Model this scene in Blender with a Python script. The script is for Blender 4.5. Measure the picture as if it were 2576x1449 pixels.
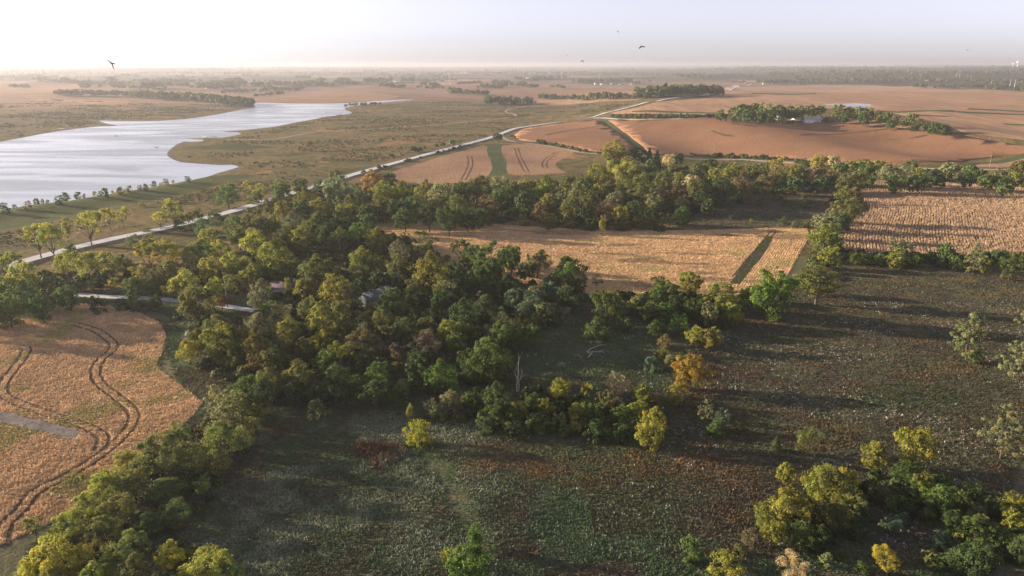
import bpy, math, random
import numpy as np
from mathutils import Vector, Matrix
from mathutils.geometry import delaunay_2d_cdt

for o in list(bpy.data.objects):
    bpy.data.objects.remove(o)
R = math.radians
scene = bpy.context.scene
COL = scene.collection

# ------------------------------------------------------------------ camera
CAM_H = 90.0
VW, VH, FV = 2576.0, 1449.0, 1839.5          # working picture size and focal length in its pixels
HOR = 163.0                                   # row of the eye level
PITCH = math.atan((VH / 2 - HOR) / FV)
cd = bpy.data.cameras.new('camera')
cd.sensor_width = 36.0
cd.lens = 36.0 * FV / VW
cd.clip_start = 1.0
cd.clip_end = 80000.0
cam = bpy.data.objects.new('camera', cd)
COL.objects.link(cam)
cam.location = (0, 0, CAM_H)
cam.rotation_euler = (math.pi / 2 - PITCH, 0, 0)
scene.camera = cam

# ------------------------------------------------------------------ light
SUN_AZ, SUN_EL = R(-77), R(11.7)               # azimuth from +Y, negative = to the left
w = bpy.data.worlds.new('World')
scene.world = w
w.use_nodes = True
wn = w.node_tree.nodes
wl = w.node_tree.links
bg = wn['Background']
sky = wn.new('ShaderNodeTexSky')
sky.sky_type = 'NISHITA'
sky.sun_disc = False
sky.sun_elevation = SUN_EL
sky.sun_rotation = SUN_AZ
sky.air_density = 0.65
sky.dust_density = 0.8
sky.ozone_density = 2.5
sky.altitude = 300
hs = wn.new('ShaderNodeHueSaturation')
hs.inputs['Saturation'].default_value = 0.36
wl.new(sky.outputs['Color'], hs.inputs['Color'])
tint = wn.new('ShaderNodeMix')
tint.data_type = 'RGBA'
tint.blend_type = 'MULTIPLY'
tint.inputs[0].default_value = 1.0
tint.inputs[7].default_value = (1.06, 0.965, 1.03, 1)
wl.new(hs.outputs['Color'], tint.inputs[6])
wl.new(tint.outputs[2], bg.inputs['Color'])
bg.inputs['Strength'].default_value = 0.073
sl = bpy.data.lights.new('sun', 'SUN')
sl.energy = 5.0
sl.angle = R(0.6)
sl.color = (1.0, 0.79, 0.55)
so = bpy.data.objects.new('sun', sl)
COL.objects.link(so)
sdir = Vector((math.sin(SUN_AZ) * math.cos(SUN_EL), math.cos(SUN_AZ) * math.cos(SUN_EL), math.sin(SUN_EL)))
so.rotation_euler = sdir.to_track_quat('Z', 'Y').to_euler()
so.location = (-200, 200, 300)
vs = scene.view_settings
vs.view_transform = 'Standard'
vs.look = 'None'
vs.exposure = 1.68
vs.gamma = 1.0
vs.use_curve_mapping = False
scene.cycles.max_bounces = 6
scene.cycles.diffuse_bounces = 3
scene.cycles.transmission_bounces = 3
scene.cycles.volume_bounces = 1
scene.cycles.use_denoising = True

# ------------------------------------------------------------------ noise
_rs = np.random.RandomState(7)
_TAB = _rs.rand(256, 256)


def vnoise(x, y):
    x = np.asarray(x, float); y = np.asarray(y, float)
    xi = np.floor(x).astype(int); yi = np.floor(y).astype(int)
    fx = x - xi; fy = y - yi
    fx = fx * fx * fx * (fx * (fx * 6 - 15) + 10); fy = fy * fy * fy * (fy * (fy * 6 - 15) + 10)
    a = _TAB[xi & 255, yi & 255]; b = _TAB[(xi + 1) & 255, yi & 255]
    c = _TAB[xi & 255, (yi + 1) & 255]; d = _TAB[(xi + 1) & 255, (yi + 1) & 255]
    return (a * (1 - fx) + b * fx) * (1 - fy) + (c * (1 - fx) + d * fx) * fy


def fbm(x, y, o=3):
    s = 0; a = 0.5; t = 0
    for i in range(o):
        s = s + a * vnoise(x * 2 ** i + 17.3 * i, y * 2 ** i + 9.1 * i); t += a; a *= 0.5
    return s / t


def sstep(a, b, x):
    t = np.clip((x - a) / (b - a), 0, 1)
    return t * t * (3 - 2 * t)


# ------------------------------------------------------------------ picture point -> ground
CP, SP = math.cos(PITCH), math.sin(PITCH)


def raydir(vx, vy):
    a = (vx - VW / 2) / FV; b = (VH / 2 - vy) / FV
    return np.array([a, CP + b * SP, -SP + b * CP])


def project(x, y, z):
    dz = z - CAM_H
    dep = y * CP - dz * SP
    up = y * SP + dz * CP
    return VW / 2 + FV * x / dep, VH / 2 - FV * up / dep, dep


def plane(vx, vy, z=0.0):
    d = raydir(vx, max(vy, HOR + 3))
    t = (z - CAM_H) / d[2]
    return np.array([d[0] * t, d[1] * t])


def seg_dist(px, py, poly, closed=False):
    """distance to a polyline, index of the nearest segment, side (+ left of it), t on it"""
    P = np.asarray(poly, float)
    A = P if closed else P[:-1]
    D = (np.roll(P, -1, 0) - P) if closed else (P[1:] - P[:-1])
    LL = (D ** 2).sum(1) + 1e-9
    sh = np.shape(px)
    px = np.ravel(px); py = np.ravel(py)
    n = len(px)
    best = np.empty(n); idx = np.empty(n, int); side = np.empty(n); tt = np.empty(n)
    for s in range(0, n, 3000):
        ex = px[s:s + 3000, None] - A[None, :, 0]; ey = py[s:s + 3000, None] - A[None, :, 1]
        t = np.clip((ex * D[:, 0] + ey * D[:, 1]) / LL, 0, 1)
        ex = ex - t * D[:, 0]; ey = ey - t * D[:, 1]
        q = ex * ex + ey * ey
        i = q.argmin(1); r = np.arange(len(i))
        best[s:s + 3000] = q[r, i]; idx[s:s + 3000] = i; tt[s:s + 3000] = t[r, i]
        side[s:s + 3000] = D[i, 0] * ey[r, i] - D[i, 1] * ex[r, i]
    return np.sqrt(best).reshape(sh), idx.reshape(sh), side.reshape(sh), tt.reshape(sh)


def inside(px, py, poly):
    P = np.asarray(poly, float)
    c = np.zeros(np.shape(px), bool)
    j = len(P) - 1
    for i in range(len(P)):
        xi, yi = P[i]; xj, yj = P[j]
        if yi != yj:
            c ^= ((yi > py) != (yj > py)) & (px < (xj - xi) * (py - yi) / (yj - yi) + xi)
        j = i
    return c


def catmull(pts, step_f=0.02, closed=True, smooth=True):
    P = [np.asarray(p, float) for p in pts]
    n = len(P); out = []
    rng = range(n) if closed else range(n - 1)
    for i in rng:
        p1 = P[i]; p2 = P[(i + 1) % n]
        p0 = P[i - 1] if (closed or i > 0) else p1
        p3 = P[(i + 2) % n] if (closed or i + 2 < n) else p2
        L = np.linalg.norm(p2 - p1)
        k = int(np.clip(L / max(2.0, step_f * np.linalg.norm((p1 + p2) / 2)), 1, 14))
        for s in range(k):
            t = s / k
            if smooth:
                q = 0.5 * (2 * p1 + (p2 - p0) * t + (2 * p0 - 5 * p1 + 4 * p2 - p3) * t * t + (3 * p1 - p0 - 3 * p2 + p3) * t ** 3)
            else:
                q = p1 + (p2 - p1) * t
            out.append(q)
    if not closed:
        out.append(P[-1])
    return np.array(out)


# ------------------------------------------------------------------ terrain height
LAKE_NEAR = [(-420, 585), (-150, 549), (0, 525), (100, 511), (188, 499), (270, 486), (344, 474), (430, 461), (500, 447)]
LAKE_REST = [(545, 436), (602, 420), (585, 414), (555, 415), (500, 412), (455, 408), (428, 397), (420, 388), (428, 376), (447, 362), (463, 356),
             (480, 357), (510, 355), (512, 352), (465, 349), (520, 347), (560, 346), (608, 337), (600, 333), (560, 331), (610, 327), (680, 320), (760, 305), (830, 293), (885, 285), (868, 275),
             (885, 268), (950, 259), (1044, 250), (960, 253), (880, 259), (800, 260), (720, 260), (655, 258), (628, 259), (641, 268), (600, 277), (540, 289),
             (470, 299), (400, 304), (300, 304), (250, 303), (268, 311), (296, 317), (250, 318), (180, 325), (100, 338), (0, 357), (-150, 385), (-420, 430)]
LAKE = [plane(*p) * 0.978 for p in LAKE_NEAR] + [plane(*p) for p in LAKE_REST]
LAKE = catmull(LAKE, 0.02)
DAM = [plane(x, y, 4.0) for x, y in LAKE_NEAR] + [plane(560, 436, 2.0), plane(640, 425, 1)]
DAM_H = np.array([4.0] * 8 + [3.6, 2.0, 0.0])
RIDGE = [plane(1650, 306, 11), plane(1850, 303, 20), plane(2050, 307, 21), plane(2300, 328, 16), plane(2576, 370, 9), plane(2800, 400, 6)]


def T(x, y):
    x = np.asarray(x, float); y = np.asarray(y, float)
    d = np.hypot(x, y)
    z = 1.6 * (fbm(x / 70 + 3, y / 70 + 8, 2) - 0.5)
    z = z + sstep(300, 800, d) * 7.0 * (fbm(x / 240, y / 240, 3) - 0.5)
    z = z + sstep(1400, 3500, d) * 34 * (fbm(x / 800 + 5, y / 800, 3) - 0.5)
    z = z + sstep(4500, 14000, d) * (70 * fbm(x / 2600 + 1, y / 2600 + 4, 3) - 12)
    az = np.degrees(np.arctan2(x, np.maximum(y, 1.0)))
    z = z + 26 * sstep(720, 1400, d) * (1 - sstep(2000, 3300, d)) * sstep(2, 12, az)
    z = z + 45 * sstep(3600, 6500, d) * sstep(4, 26, az) * (0.4 + 0.9 * fbm(x / 1500 + 8, y / 1500, 3))
    dr, _, side, _ = seg_dist(x, y, RIDGE)
    z = z + 9 * np.exp(-(dr / np.where(side < 0, 130.0, 260.0)) ** 2)
    # rolling swales across the big brown field
    u = (x * 0.83 + y * 0.56)
    g = np.exp(-(((x - 330) / 330) ** 2 + ((y - 800) / 220) ** 2))
    z = z + g * 5.0 * np.sin(u / 27.0 + 1.2 * np.sin(y / 90))
    # shore
    far = np.ravel(d) > 400
    dl = np.empty(np.size(d)); xr, yr = np.ravel(x), np.ravel(y); ins = np.zeros(np.size(d), bool)
    if (~far).any():
        dl[~far] = seg_dist(xr[~far], yr[~far], LAKE[::6], True)[0]
    if far.any():
        dl[far] = seg_dist(xr[far], yr[far], LAKE, True)[0]
        ins[far] = inside(xr[far], yr[far], LAKE)
    dl = dl.reshape(np.shape(d)); ins = ins.reshape(np.shape(d))
    k = sstep(0, 170, dl)
    z = z * k + (1 - np.exp(-dl / 25)) * 1.6 * (1 - sstep(200, 600, dl))
    dd, i, side, t = seg_dist(x, y, DAM)
    hh = DAM_H[i] * (1 - t) + DAM_H[i + 1] * t
    wdt = np.where(side < 0, 46.0, 11.0)
    bump = hh * np.clip(1 - dd / wdt, 0, 1)
    z = np.maximum(z, 0) * 0 + np.where(bump > 0, np.maximum(z * np.clip(dd / wdt, 0, 1), bump), z)
    return np.where(ins, 0.0, z)


def ground_many(pts):
    p = np.asarray(pts, float)
    a = (p[:, 0] - VW / 2) / FV; b = (VH / 2 - np.maximum(p[:, 1], HOR + 2.5)) / FV
    dy = CP + b * SP; dz = -SP + b * CP
    t = -CAM_H / dz
    for _ in range(45):
        t = t * 0.4 + 0.6 * (T(a * t, dy * t) - CAM_H) / dz
    return np.stack([a * t, dy * t], 1)


def ground(vx, vy):
    return ground_many([(vx, vy)])[0]


def gz(x, y):
    return float(T(np.array([x]), np.array([y]))[0])


# ------------------------------------------------------------------ materials
def nd(nt, typ, **kw):
    n = nt.nodes.new(typ)
    for k, v in kw.items():
        if k.startswith('i_'):
            n.inputs[k[2:].replace('_', ' ')].default_value = v
        else:
            setattr(n, k, v)
    return n


def newmat(name):
    m = bpy.data.materials.new(name); m.use_nodes = True
    nt = m.node_tree
    return m, nt, nt.nodes['Principled BSDF'], nt.links


def ramp(nt, stops):
    r = nt.nodes.new('ShaderNodeValToRGB')
    el = r.color_ramp.elements
    while len(el) < len(stops):
        el.new(0.5)
    for e, (p, c) in zip(el, stops):
        e.position = p; e.color = (*c, 1)
    return r


def noise_mat(name, stops, scale, rough=0.9, scale2=None, stops2=None, bump=0.0, bscale=1.0, bdist=0.5, detail=6, stretch=(1, 1, 1), rotz=0.0, spec=0.1):
    """colour from object-space noise, a second finer layer multiplied in, noise relief"""
    m, nt, b, L = newmat(name)
    tc = nd(nt, 'ShaderNodeNewGeometry')
    mp = nd(nt, 'ShaderNodeMapping')
    mp.inputs['Scale'].default_value = stretch
    mp.inputs['Rotation'].default_value = (0, 0, rotz)
    L.new(tc.outputs['Position'], mp.inputs['Vector'])
    n1 = nd(nt, 'ShaderNodeTexNoise', i_Scale=scale, i_Detail=detail, i_Roughness=0.62)
    L.new(mp.outputs['Vector'], n1.inputs['Vector'])
    r1 = ramp(nt, stops)
    L.new(n1.outputs['Fac'], r1.inputs['Fac'])
    col = r1.outputs['Color']
    if scale2:
        n2 = nd(nt, 'ShaderNodeTexNoise', i_Scale=scale2, i_Detail=5, i_Roughness=0.7)
        L.new(mp.outputs['Vector'], n2.inputs['Vector'])
        r2 = ramp(nt, stops2 or [(0.3, (0.6, 0.6, 0.6)), (0.7, (1.35, 1.35, 1.35))])
        L.new(n2.outputs['Fac'], r2.inputs['Fac'])
        mx = nd(nt, 'ShaderNodeMix', data_type='RGBA', blend_type='MULTIPLY')
        mx.inputs[0].default_value = 1
        L.new(col, mx.inputs[6]); L.new(r2.outputs['Color'], mx.inputs[7])
        col = mx.outputs[2]
    L.new(col, b.inputs['Base Color'])
    b.inputs['Roughness'].default_value = rough
    b.inputs['Specular IOR Level'].default_value = spec
    if bump:
        n3 = nd(nt, 'ShaderNodeTexNoise', i_Scale=bscale, i_Detail=4, i_Roughness=0.7)
        L.new(mp.outputs['Vector'], n3.inputs['Vector'])
        bp = nd(nt, 'ShaderNodeBump', i_Strength=bump, i_Distance=bdist)
        L.new(n3.outputs['Fac'], bp.inputs['Height']); L.new(bp.outputs['Normal'], b.inputs['Normal'])
    return m


def flat_mat(name, c, rough=0.7, spec=0.3, metal=0.0, var=0.15, vscale=2.0):
    m = noise_mat(name, [(0.3, tuple(max(0, v * (1 - var)) for v in c)), (0.7, tuple(v * (1 + var) for v in c))], vscale, rough, spec=spec)
    m.node_tree.nodes['Principled BSDF'].inputs['Metallic'].default_value = metal
    return m


# ground: rough grassland near, patchwork of farm fields far away
def ground_mat():
    m, nt, b, L = newmat('ground_cover')
    g = nd(nt, 'ShaderNodeNewGeometry')
    P = g.outputs['Position']
    n1 = nd(nt, 'ShaderNodeTexNoise', i_Scale=0.011, i_Detail=8, i_Roughness=0.68, i_Distortion=0.6)
    L.new(P, n1.inputs['Vector'])
    near = ramp(nt, [(0.30, (0.032, 0.042, 0.018)), (0.40, (0.068, 0.076, 0.03)), (0.47, (0.16, 0.115, 0.058)), (0.53, (0.066, 0.074, 0.03)), (0.61, (0.22, 0.135, 0.068)), (0.70, (0.075, 0.10, 0.035))])
    L.new(n1.outputs['Fac'], near.inputs['Fac'])
    n2 = nd(nt, 'ShaderNodeTexNoise', i_Scale=0.30, i_Detail=6, i_Roughness=0.75)
    L.new(P, n2.inputs['Vector'])
    r2 = ramp(nt, [(0.28, (0.5, 0.52, 0.46)), (0.5, (1, 1, 1)), (0.72, (1.7, 1.55, 1.3))])
    L.new(n2.outputs['Fac'], r2.inputs['Fac'])
    mx = nd(nt, 'ShaderNodeMix', data_type='RGBA', blend_type='MULTIPLY'); mx.inputs[0].default_value = 1
    L.new(near.outputs['Color'], mx.inputs[6]); L.new(r2.outputs['Color'], mx.inputs[7])
    # far patchwork
    wob = nd(nt, 'ShaderNodeTexNoise', i_Scale=0.0025, i_Detail=3)
    L.new(P, wob.inputs['Vector'])
    vm = nd(nt, 'ShaderNodeVectorMath', operation='MULTIPLY_ADD')
    vm.inputs[1].default_value = (260, 260, 0)
    L.new(wob.outputs['Color'], vm.inputs[0]); L.new(P, vm.inputs[2])
    vo = nd(nt, 'ShaderNodeTexVoronoi', distance='CHEBYCHEV', i_Scale=0.0021, i_Randomness=0.85)
    vo.voronoi_dimensions = '2D'
    L.new(vm.outputs[0], vo.inputs['Vector'])
    sp = nd(nt, 'ShaderNodeSeparateColor')
    L.new(vo.outputs['Color'], sp.inputs['Color'])
    far = ramp(nt, [(0.0, (0.22, 0.145, 0.105)), (0.20, (0.27, 0.18, 0.13)), (0.38, (0.17, 0.115, 0.085)), (0.52, (0.25, 0.17, 0.11)), (0.64, (0.085, 0.09, 0.045)), (0.78, (0.05, 0.058, 0.032)), (0.90, (0.30, 0.215, 0.15))])
    far.color_ramp.interpolation = 'CONSTANT'
    L.new(sp.outputs[0], far.inputs['Fac'])
    fm = nd(nt, 'ShaderNodeMix', data_type='RGBA', blend_type='MULTIPLY'); fm.inputs[0].default_value = 1
    n4 = nd(nt, 'ShaderNodeTexNoise', i_Scale=0.012, i_Detail=5, i_Roughness=0.65)
    L.new(P, n4.inputs['Vector'])
    r4 = ramp(nt, [(0.3, (0.7, 0.75, 0.7)), (0.7, (1.25, 1.15, 1.1))])
    L.new(n4.outputs['Fac'], r4.inputs['Fac'])
    L.new(far.outputs['Color'], fm.inputs[6]); L.new(r4.outputs['Color'], fm.inputs[7])
    # woodland mass on the far hills
    n5 = nd(nt, 'ShaderNodeTexNoise', i_Scale=0.0007, i_Detail=5, i_Roughness=0.6)
    L.new(P, n5.inputs['Vector'])
    ln = nd(nt, 'ShaderNodeVectorMath', operation='LENGTH')
    L.new(P, ln.inputs[0])
    mr = nd(nt, 'ShaderNodeMapRange', interpolation_type='SMOOTHSTEP')
    mr.inputs[1].default_value = 2900; mr.inputs[2].default_value = 5000; mr.inputs[3].default_value = -0.25; mr.inputs[4].default_value = 0.06
    L.new(ln.outputs['Value'], mr.inputs[0])
    sx = nd(nt, 'ShaderNodeSeparateXYZ'); L.new(P, sx.inputs[0])
    mr3 = nd(nt, 'ShaderNodeMapRange', interpolation_type='SMOOTHSTEP')
    mr3.inputs[1].default_value = 200; mr3.inputs[2].default_value = 2200; mr3.inputs[3].default_value = 0.0; mr3.inputs[4].default_value = 0.13
    L.new(sx.outputs[0], mr3.inputs[0])
    ad0 = nd(nt, 'ShaderNodeMath', operation='ADD')
    L.new(mr.outputs[0], ad0.inputs[0]); L.new(mr3.outputs[0], ad0.inputs[1])
    ad = nd(nt, 'ShaderNodeMath', operation='ADD')
    L.new(n5.outputs['Fac'], ad.inputs[0]); L.new(ad0.outputs[0], ad.inputs[1])
    wr = ramp(nt, [(0.52, (0, 0, 0)), (0.545, (1, 1, 1))])
    L.new(ad.outputs[0], wr.inputs['Fac'])
    wm = nd(nt, 'ShaderNodeMix', data_type='RGBA'); wm.inputs[7].default_value = (0.035, 0.045, 0.02, 1)
    L.new(wr.outputs['Color'], wm.inputs[0]); L.new(fm.outputs[2], wm.inputs[6])
    mr2 = nd(nt, 'ShaderNodeMapRange', interpolation_type='SMOOTHSTEP')
    mr2.inputs[1].default_value = 1650; mr2.inputs[2].default_value = 2200
    L.new(ln.outputs['Value'], mr2.inputs[0])
    fin = nd(nt, 'ShaderNodeMix', data_type='RGBA')
    L.new(mr2.outputs[0], fin.inputs[0]); L.new(mx.outputs[2], fin.inputs[6]); L.new(wm.outputs[2], fin.inputs[7])
    L.new(fin.outputs[2], b.inputs['Base Color'])
    b.inputs['Roughness'].default_value = 1.0
    b.inputs['Specular IOR Level'].default_value = 0.05
    n6 = nd(nt, 'ShaderNodeTexNoise', i_Scale=0.22, i_Detail=5, i_Roughness=0.75)
    L.new(P, n6.inputs['Vector'])
    bp = nd(nt, 'ShaderNodeBump', i_Strength=0.9, i_Distance=1.4)
    L.new(n6.outputs['Fac'], bp.inputs['Height']); L.new(bp.outputs['Normal'], b.inputs['Normal'])
    return m


def water_mat():
    m, nt, b, L = newmat('lake_water')
    g = nd(nt, 'ShaderNodeNewGeometry')
    mp = nd(nt, 'ShaderNodeMapping'); mp.inputs['Scale'].default_value = (0.0045, 0.016, 1); mp.inputs['Rotation'].default_value = (0, 0, R(-24))
    L.new(g.outputs['Position'], mp.inputs['Vector'])
    n = nd(nt, 'ShaderNodeTexNoise', i_Scale=1.0, i_Detail=4, i_Roughness=0.45, i_Distortion=1.6)
    L.new(mp.outputs['Vector'], n.inputs['Vector'])
    r = ramp(nt, [(0.40, (0.15, 0.15, 0.15)), (0.60, (0.32, 0.32, 0.32))])
    L.new(n.outputs['Fac'], r.inputs['Fac'])
    L.new(r.outputs['Color'], b.inputs['Roughness'])
    b.inputs['Base Color'].default_value = (0.215, 0.25, 0.28, 1)
    b.inputs['IOR'].default_value = 1.33
    n2 = nd(nt, 'ShaderNodeTexNoise', i_Scale=0.9, i_Detail=3, i_Roughness=0.6)
    L.new(g.outputs['Position'], n2.inputs['Vector'])
    bp = nd(nt, 'ShaderNodeBump', i_Distance=0.16)
    r2 = ramp(nt, [(0.35, (0.12, 0.12, 0.12)), (0.65, (0.5, 0.5, 0.5))])
    L.new(n.outputs['Fac'], r2.inputs['Fac']); L.new(r2.outputs['Color'], bp.inputs['Strength'])
    L.new(n2.outputs['Fac'], bp.inputs['Height']); L.new(bp.outputs['Normal'], b.inputs['Normal'])
    return m


SOY = [(0.25, (0.20, 0.13, 0.085)), (0.5, (0.265, 0.17, 0.112)), (0.75, (0.32, 0.215, 0.13))]
CORN = [(0.25, (0.165, 0.095, 0.06)), (0.5, (0.235, 0.135, 0.082)), (0.78, (0.28, 0.172, 0.10))]
TAN = [(0.25, (0.26, 0.17, 0.115)), (0.55, (0.33, 0.22, 0.145)), (0.8, (0.37, 0.27, 0.16))]
GRS = [(0.3, (0.05, 0.068, 0.034)), (0.6, (0.075, 0.095, 0.044)), (0.8, (0.13, 0.125, 0.062))]
M = {}
M['ground'] = ground_mat()
M['water'] = water_mat()
M['meadow'] = noise_mat('meadow_soil', [(0.25, (0.062, 0.09, 0.044)), (0.45, (0.10, 0.105, 0.062)), (0.62, (0.12, 0.112, 0.072)), (0.8, (0.085, 0.125, 0.058))], 0.05, 1.0, 1.2, None, 0.8, 1.1, 0.5, spec=0.03)
M['rough'] = noise_mat('rough_grass', [(0.3, (0.07, 0.066, 0.04)), (0.5, (0.125, 0.105, 0.075)), (0.7, (0.17, 0.14, 0.095))], 0.05, 1.0, 0.8, None, 0.8, 0.9, 0.6, spec=0.03)
M['soy_soil'] = noise_mat('crop_soil', [(0.3, (0.40, 0.275, 0.155)), (0.7, (0.50, 0.345, 0.195))], 0.08, 1.0, 0.9, None, 0.5, 1.5, 0.3, spec=0.03)
M['corn_soil'] = noise_mat('corn_soil', [(0.3, (0.15, 0.105, 0.07)), (0.7, (0.23, 0.16, 0.105))], 0.08, 1.0, 0.9, None, 0.5, 1.5, 0.3, spec=0.03)
M['soy'] = noise_mat('soybean_crop', SOY, 0.012, 1.0, 0.45, None, 0.9, 0.5, 1.0, spec=0.03)
M['corn'] = noise_mat('corn_crop', CORN, 0.010, 1.0, 0.55, [(0.3, (0.62, 0.62, 0.62)), (0.7, (1.32, 1.28, 1.25))], 0.55, 0.55, 1.2, spec=0.03)
M['tan'] = noise_mat('stubble_field', TAN, 0.006, 1.0, 0.09, [(0.3, (0.66, 0.64, 0.62)), (0.7, (1.3, 1.28, 1.25))], 0.6, 0.25, 1.0, spec=0.03, stretch=(1, 0.14, 1), rotz=R(35))
M['strip'] = noise_mat('mown_grass', GRS, 0.04, 1.0, 0.7, None, 0.5, 1.0, 0.4, spec=0.03)
M['road'] = noise_mat('gravel', [(0.3, (0.38, 0.405, 0.44)), (0.7, (0.52, 0.55, 0.59))], 0.35, 0.95, 0.05, [(0.35, (0.85, 0.86, 0.88)), (0.65, (1.08, 1.08, 1.06))], 0.3, 3, 0.05, spec=0.15)
M['dirt'] = noise_mat('dirt_lane', [(0.3, (0.22, 0.19, 0.16)), (0.7, (0.38, 0.34, 0.30))], 0.4, 1.0, 1.5, None, spec=0.05)
M['bare'] = noise_mat('bare_residue', [(0.35, (0.14, 0.12, 0.115)), (0.6, (0.24, 0.22, 0.21))], 0.5, 1.0, 2.2, [(0.35, (0.55, 0.55, 0.6)), (0.62, (1.0, 1.0, 1.0)), (0.75, (2.3, 2.2, 2.1))], 0.6, 3, 0.2, spec=0.05)
M['verge'] = noise_mat('dark_verge', [(0.3, (0.06, 0.05, 0.045)), (0.7, (0.12, 0.10, 0.08))], 0.1, 1.0, 0.9, None, 0.8, 0.8, 0.6, spec=0.03)
M['shore'] = noise_mat('muddy_shore', [(0.3, (0.05, 0.045, 0.03)), (0.7, (0.12, 0.10, 0.065))], 0.15, 0.9, 0.8, None, 0.5, 0.8, 0.4, spec=0.1)
M['damgrass'] = noise_mat('dam_grass', [(0.3, (0.05, 0.07, 0.03)), (0.55, (0.085, 0.10, 0.04)), (0.75, (0.15, 0.13, 0.065))], 0.03, 1.0, 0.6, None, 0.5, 0.8, 0.4, spec=0.03)

# ------------------------------------------------------------------ the land as one partition
def GP(pts):
    return list(ground_many(pts))


def buffer(line, wd, jit=0.0):
    P = catmull(line, 0.02, closed=False)
    n = len(P); lft = []; rgt = []
    for i in range(n):
        d = P[min(i + 1, n - 1)] - P[max(i - 1, 0)]
        d = d / (np.linalg.norm(d) + 1e-9); nn = np.array([-d[1], d[0]])
        wv = wd * (1 + jit * (fbm(P[i][0] / 14, P[i][1] / 14, 2) - 0.5))
        lft.append(P[i] + nn * wv / 2); rgt.append(P[i] - nn * wv / 2)
    return np.array(lft + rgt[::-1])


ROAD_MAIN = GP([(-160, 725), (-60, 697), (80, 656), (200, 624), (300, 601), (440, 572), (520, 551), (600, 530), (700, 499), (800, 469), (950, 424), (1000, 410), (1100, 383), (1200, 357),
                (1238, 346), (1285, 328), (1330, 319), (1400, 309), (1490, 296), (1550, 279), (1620, 260), (1690, 248), (1750, 242), (1800, 234), (1850, 220), (1890, 211)])
ROAD_E = GP([(1262, 339), (1270, 350), (1300, 357), (1400, 370), (1480, 385), (1650, 394), (1820, 401), (1960, 408), (2120, 416), (2330, 424), (2600, 428)])
LANE_N = GP([(1492, 297), (1560, 300), (1700, 299), (1900, 298), (2040, 304)])
PARK = GP([(1500, 258), (1440, 259), (1345, 266), (1300, 271), (1272, 279), (1285, 286), (1299, 291), (1270, 297), (1180, 306), (1080, 316), (1000, 320), (930, 325), (800, 331), (720, 345), (690, 350), (570, 352)])
DRIVE = GP([(185, 740), (270, 746), (400, 752), (470, 758), (560, 769), (640, 781)])

rawF = {}
rawF['F1'] = [(-260, 930), (-120, 862), (0, 815), (60, 791), (130, 770), (190, 763), (280, 770), (350, 786), (400, 811), (418, 840), (412, 880), (393, 915), (430, 952), (480, 987), (512, 1012), (480, 1050),
              (420, 1110), (330, 1170), (240, 1240), (140, 1310), (60, 1345), (0, 1372), (-200, 1440), (-420, 1400)]
rawF['F2'] = [(925, 567), (985, 559), (1060, 555), (1150, 558), (1300, 568), (1430, 575), (1600, 580), (1800, 578), (1950, 573), (2030, 572), (2036, 592), (2010, 640), (1975, 700), (1905, 748), (1850, 742), (1700, 745), (1480, 740), (1300, 710), (1100, 640), (1000, 595)]
rawF['F3'] = [(2168, 462), (2300, 458), (2450, 464), (2576, 470), (2800, 482), (2850, 660), (2576, 643), (2400, 646), (2250, 645), (2112, 636), (2122, 572), (2160, 545), (2188, 533), (2172, 500)]
rawF['F4a'] = [(985, 432), (1100, 396), (1218, 366), (1224, 380), (1238, 425), (1228, 442), (1180, 458), (1050, 462), (990, 447)]
rawF['F4b'] = [(1264, 366), (1330, 362), (1405, 370), (1450, 378), (1435, 392), (1398, 408), (1405, 424), (1425, 434), (1290, 440), (1274, 404)]
rawF['F4c'] = [(1292, 345), (1304, 333), (1335, 322), (1410, 312), (1494, 302), (1516, 307), (1560, 340), (1592, 372), (1540, 386), (1482, 379), (1400, 364), (1310, 353)]
rawF['F5'] = [(1528, 304), (1700, 301), (1870, 301), (2040, 309), (2150, 314), (2300, 326), (2420, 341), (2576, 369), (2760, 395), (2700, 398), (2576, 386), (2430, 404), (2400, 408), (2250, 410), (2100, 407), (1950, 399), (1800, 393), (1650, 387), (1625, 378), (1575, 335)]
rawF['F6'] = [(1532, 289), (1600, 271), (1700, 252), (1800, 240), (1880, 223), (2000, 217), (2200, 215), (2380, 221), (2576, 231), (2800, 245), (2900, 380), (2700, 378), (2576, 352), (2420, 333), (2390, 318), (2250, 285), (2160, 274), (2070, 272), (1900, 285), (1700, 292)]
rawF['F6b'] = [(1640, 277), (1720, 265), (1900, 258), (1860, 283), (1700, 290), (1560, 289)]
rawF['F7'] = [(2440, 419), (2576, 399), (2760, 378), (2800, 420), (2576, 421)]
rawF['F8'] = [(630, 250), (700, 238), (790, 229), (900, 229), (980, 238), (1000, 246), (900, 256), (780, 258), (660, 257)]
rawF['F9'] = [(1330, 252), (1450, 248), (1620, 246), (1600, 252), (1480, 258), (1340, 262)]
rawF['F10'] = [(90, 250), (200, 251), (330, 254), (320, 258), (290, 262), (230, 262), (200, 257), (100, 254)]
rawF['F11'] = [(-100, 218), (80, 214), (190, 212), (180, 226), (60, 234), (-100, 236)]
rawF['F12'] = [(2090, 291), (2160, 287), (2380, 331), (2560, 366), (2420, 338), (2250, 320), (2100, 309)]
rawF['S1'] = [(1222, 362), (1262, 362), (1266, 400), (1282, 437), (1234, 441), (1240, 420), (1226, 380)]
rawF['S2'] = [(1496, 299), (1522, 300), (1545, 313), (1580, 340), (1625, 375), (1606, 381), (1560, 336), (1520, 307)]
rawF['S3'] = [(2402, 411), (2576, 386), (2760, 366), (2760, 378), (2576, 398), (2440, 418)]
rawF['S4'] = [(1930, 594), (1946, 596), (1926, 632), (1880, 692), (1862, 716), (1836, 714), (1890, 640)]
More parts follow.
